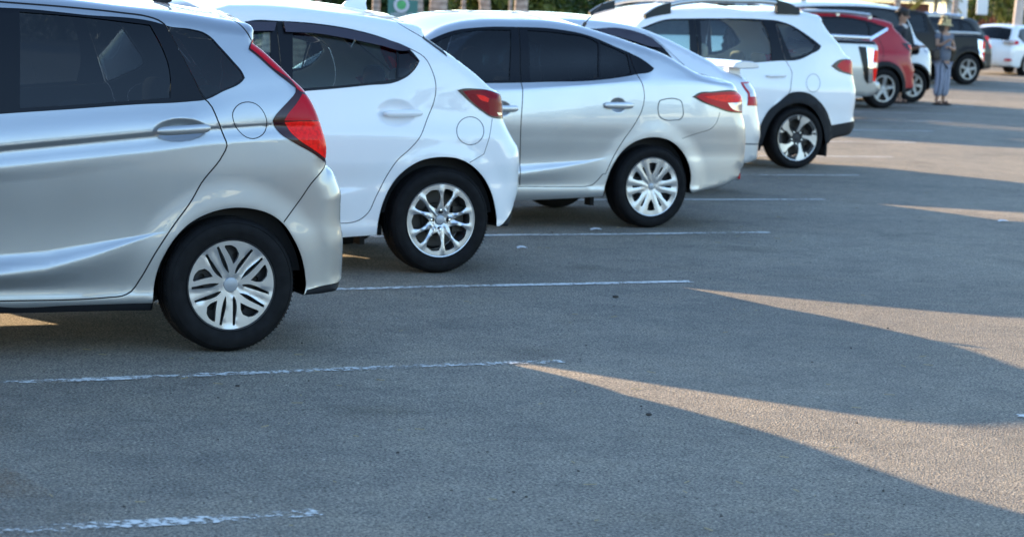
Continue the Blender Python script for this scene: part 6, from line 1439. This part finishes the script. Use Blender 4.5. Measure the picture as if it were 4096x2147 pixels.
tree(3885, 83, 4.5, 0.75, M_LEAFY, 'narrow olive tree between the two white panels', 1500, 0.09, 40, low=0.6); tree(4010, 82, 4.5, 1.9, M_LEAF, 'green bushy tree hanging over the red fence at the far right', 3500, 0.10, 41, low=1.9); tree(4110, 81, 4.5, 1.7, M_LEAFY, 'bright yellow green tree behind the lamp pole', 3000, 0.10, 42, low=1.2); tree(3960, 95, 3.5, 2.0, M_LEAFY, 'sunlit tree rising behind the narrow white panel', 3000, 0.10, 44, low=1.8)
r = empty('small_palm', tuple(at_dist(3740, 60, 78)[:2])+(0,)); trunk(r, 2.25, 0.09, 0.07, seed=3); fronds(r, 2.3, 16, 1.0, M_PALM, 5, droop=1.3); tag(r, 'small palm with yellowing fronds in front of the red fence', 'palm tree')
r = empty('small_palm', tuple(at_dist(3590, -20, 63)[:2])+(0,)); trunk(r, 5.2, 0.09, 0.07, seed=4); fronds(r, 5.25, 14, 1.5, M_PALM, 8, droop=1.2); tag(r, 'taller slim palm in front of the white fascia', 'palm tree')
# what stands behind the camera and shows only in the paintwork
for k in range(15):
    r = empty('leafy_tree', (-42+k*6.2, -33+3*math.sin(k*2.1), 0)); rg = random.Random(k+60); H = 6.3+rg.uniform(-1.6, 1.2); trunk(r, H*0.6, 0.2, 0.12, branches=5, m=M_BARKD, seed=k); bl = [((rg.uniform(-2.6, 2.6), rg.uniform(-1.8, 1.8), rg.uniform(1.6, H)), (1.6, 1.5, 1.2)) for _ in range(12)]; leaves('crown', M_LEAFY if k % 3 else M_LEAF, r, bl, 1900, 0.26, 80+k); tag(r, 'leafy tree across the lot behind the viewpoint', 'tree', 'trees across the lot')
# ------------------------------------------------------------------ litter on the asphalt
def litter():
    rg = random.Random(5); b = MB()
    for k in range(420):
        y = 5.2+rg.random()**1.6*24; x = 0.2*y+rg.uniform(-0.5, 1.0)*y*0.55; s = rg.uniform(0.002, 0.006); h = s*rg.uniform(0.4, 0.9); a = rg.uniform(0, PI)
        b.box((x, y, h*0.5+0.001), (s*2, s*rg.uniform(1, 1.6), h), rg.choice((0, 0, 0, 2)), a, 0.6)
    for k in range(340):
        y = 5.2+rg.random()**1.5*20; x = 0.2*y+rg.uniform(-0.5, 1.0)*y*0.55; L = rg.uniform(0.012, 0.05); a = rg.uniform(0, PI)
        b.box((x, y, 0.003), (L, 0.0022, 0.002), 1, a)
    o = b.build('ground_litter', [mat('stone_chip', (0.05, 0.045, 0.04), 0.9, var=0.3), mat('dry_straw', (0.42, 0.33, 0.17), 0.8, var=0.2), mat('pale_chip', (0.30, 0.27, 0.24), 0.9)], smooth=False); tag(o, 'scattered stone chips and bits of dry straw on the asphalt', 'litter', kind='stuff')
litter()
for (x, y, s, m, lb) in ((2462, 1190, 0.018, 'stone_chip', 'dark stone lying past the second parking line'), (2595, 1660, 0.013, 'stone_chip', 'dark stone in the shade below the sunlit streak, right of centre'), (950, 1545, 0.010, 'stone_chip', 'small brown stone below the near parking line')):
    p = at_ground(x, y); b = MB(); b.ball((0, 0, s*0.35), (s, s*0.7, s*0.45), nu=9, nv=6, e=0.8); o = b.build('stone', MATS[m]); o.location = (p[0], p[1], 0); tag(o, lb, 'stone')
for (x, y, L, lb) in ((2085, 995, 0.07, 'scrap of pale paper between the second and third wheels'), (4010, 888, 0.10, 'white scrap of paper at the far right of the lot'), (2382, 922, 0.09, 'white scrap lying on the third parking line')):
    p = at_ground(x, y); b = MB(); b.add([(-L/2, -0.015, 0.006), (L/2, -0.02, 0.007), (L/2*0.9, 0.02, 0.016), (-L/2*0.8, 0.018, 0.012), (0, -0.02, 0.014), (0, 0.022, 0.02)], [(0, 4, 5, 3), (4, 1, 2, 5)]); o = b.build('paper_scrap', mat('scrap_paper', (0.62, 0.62, 0.62), 0.8), smooth=False); o.location = (p[0], p[1], 0); tag(o, lb, 'litter')
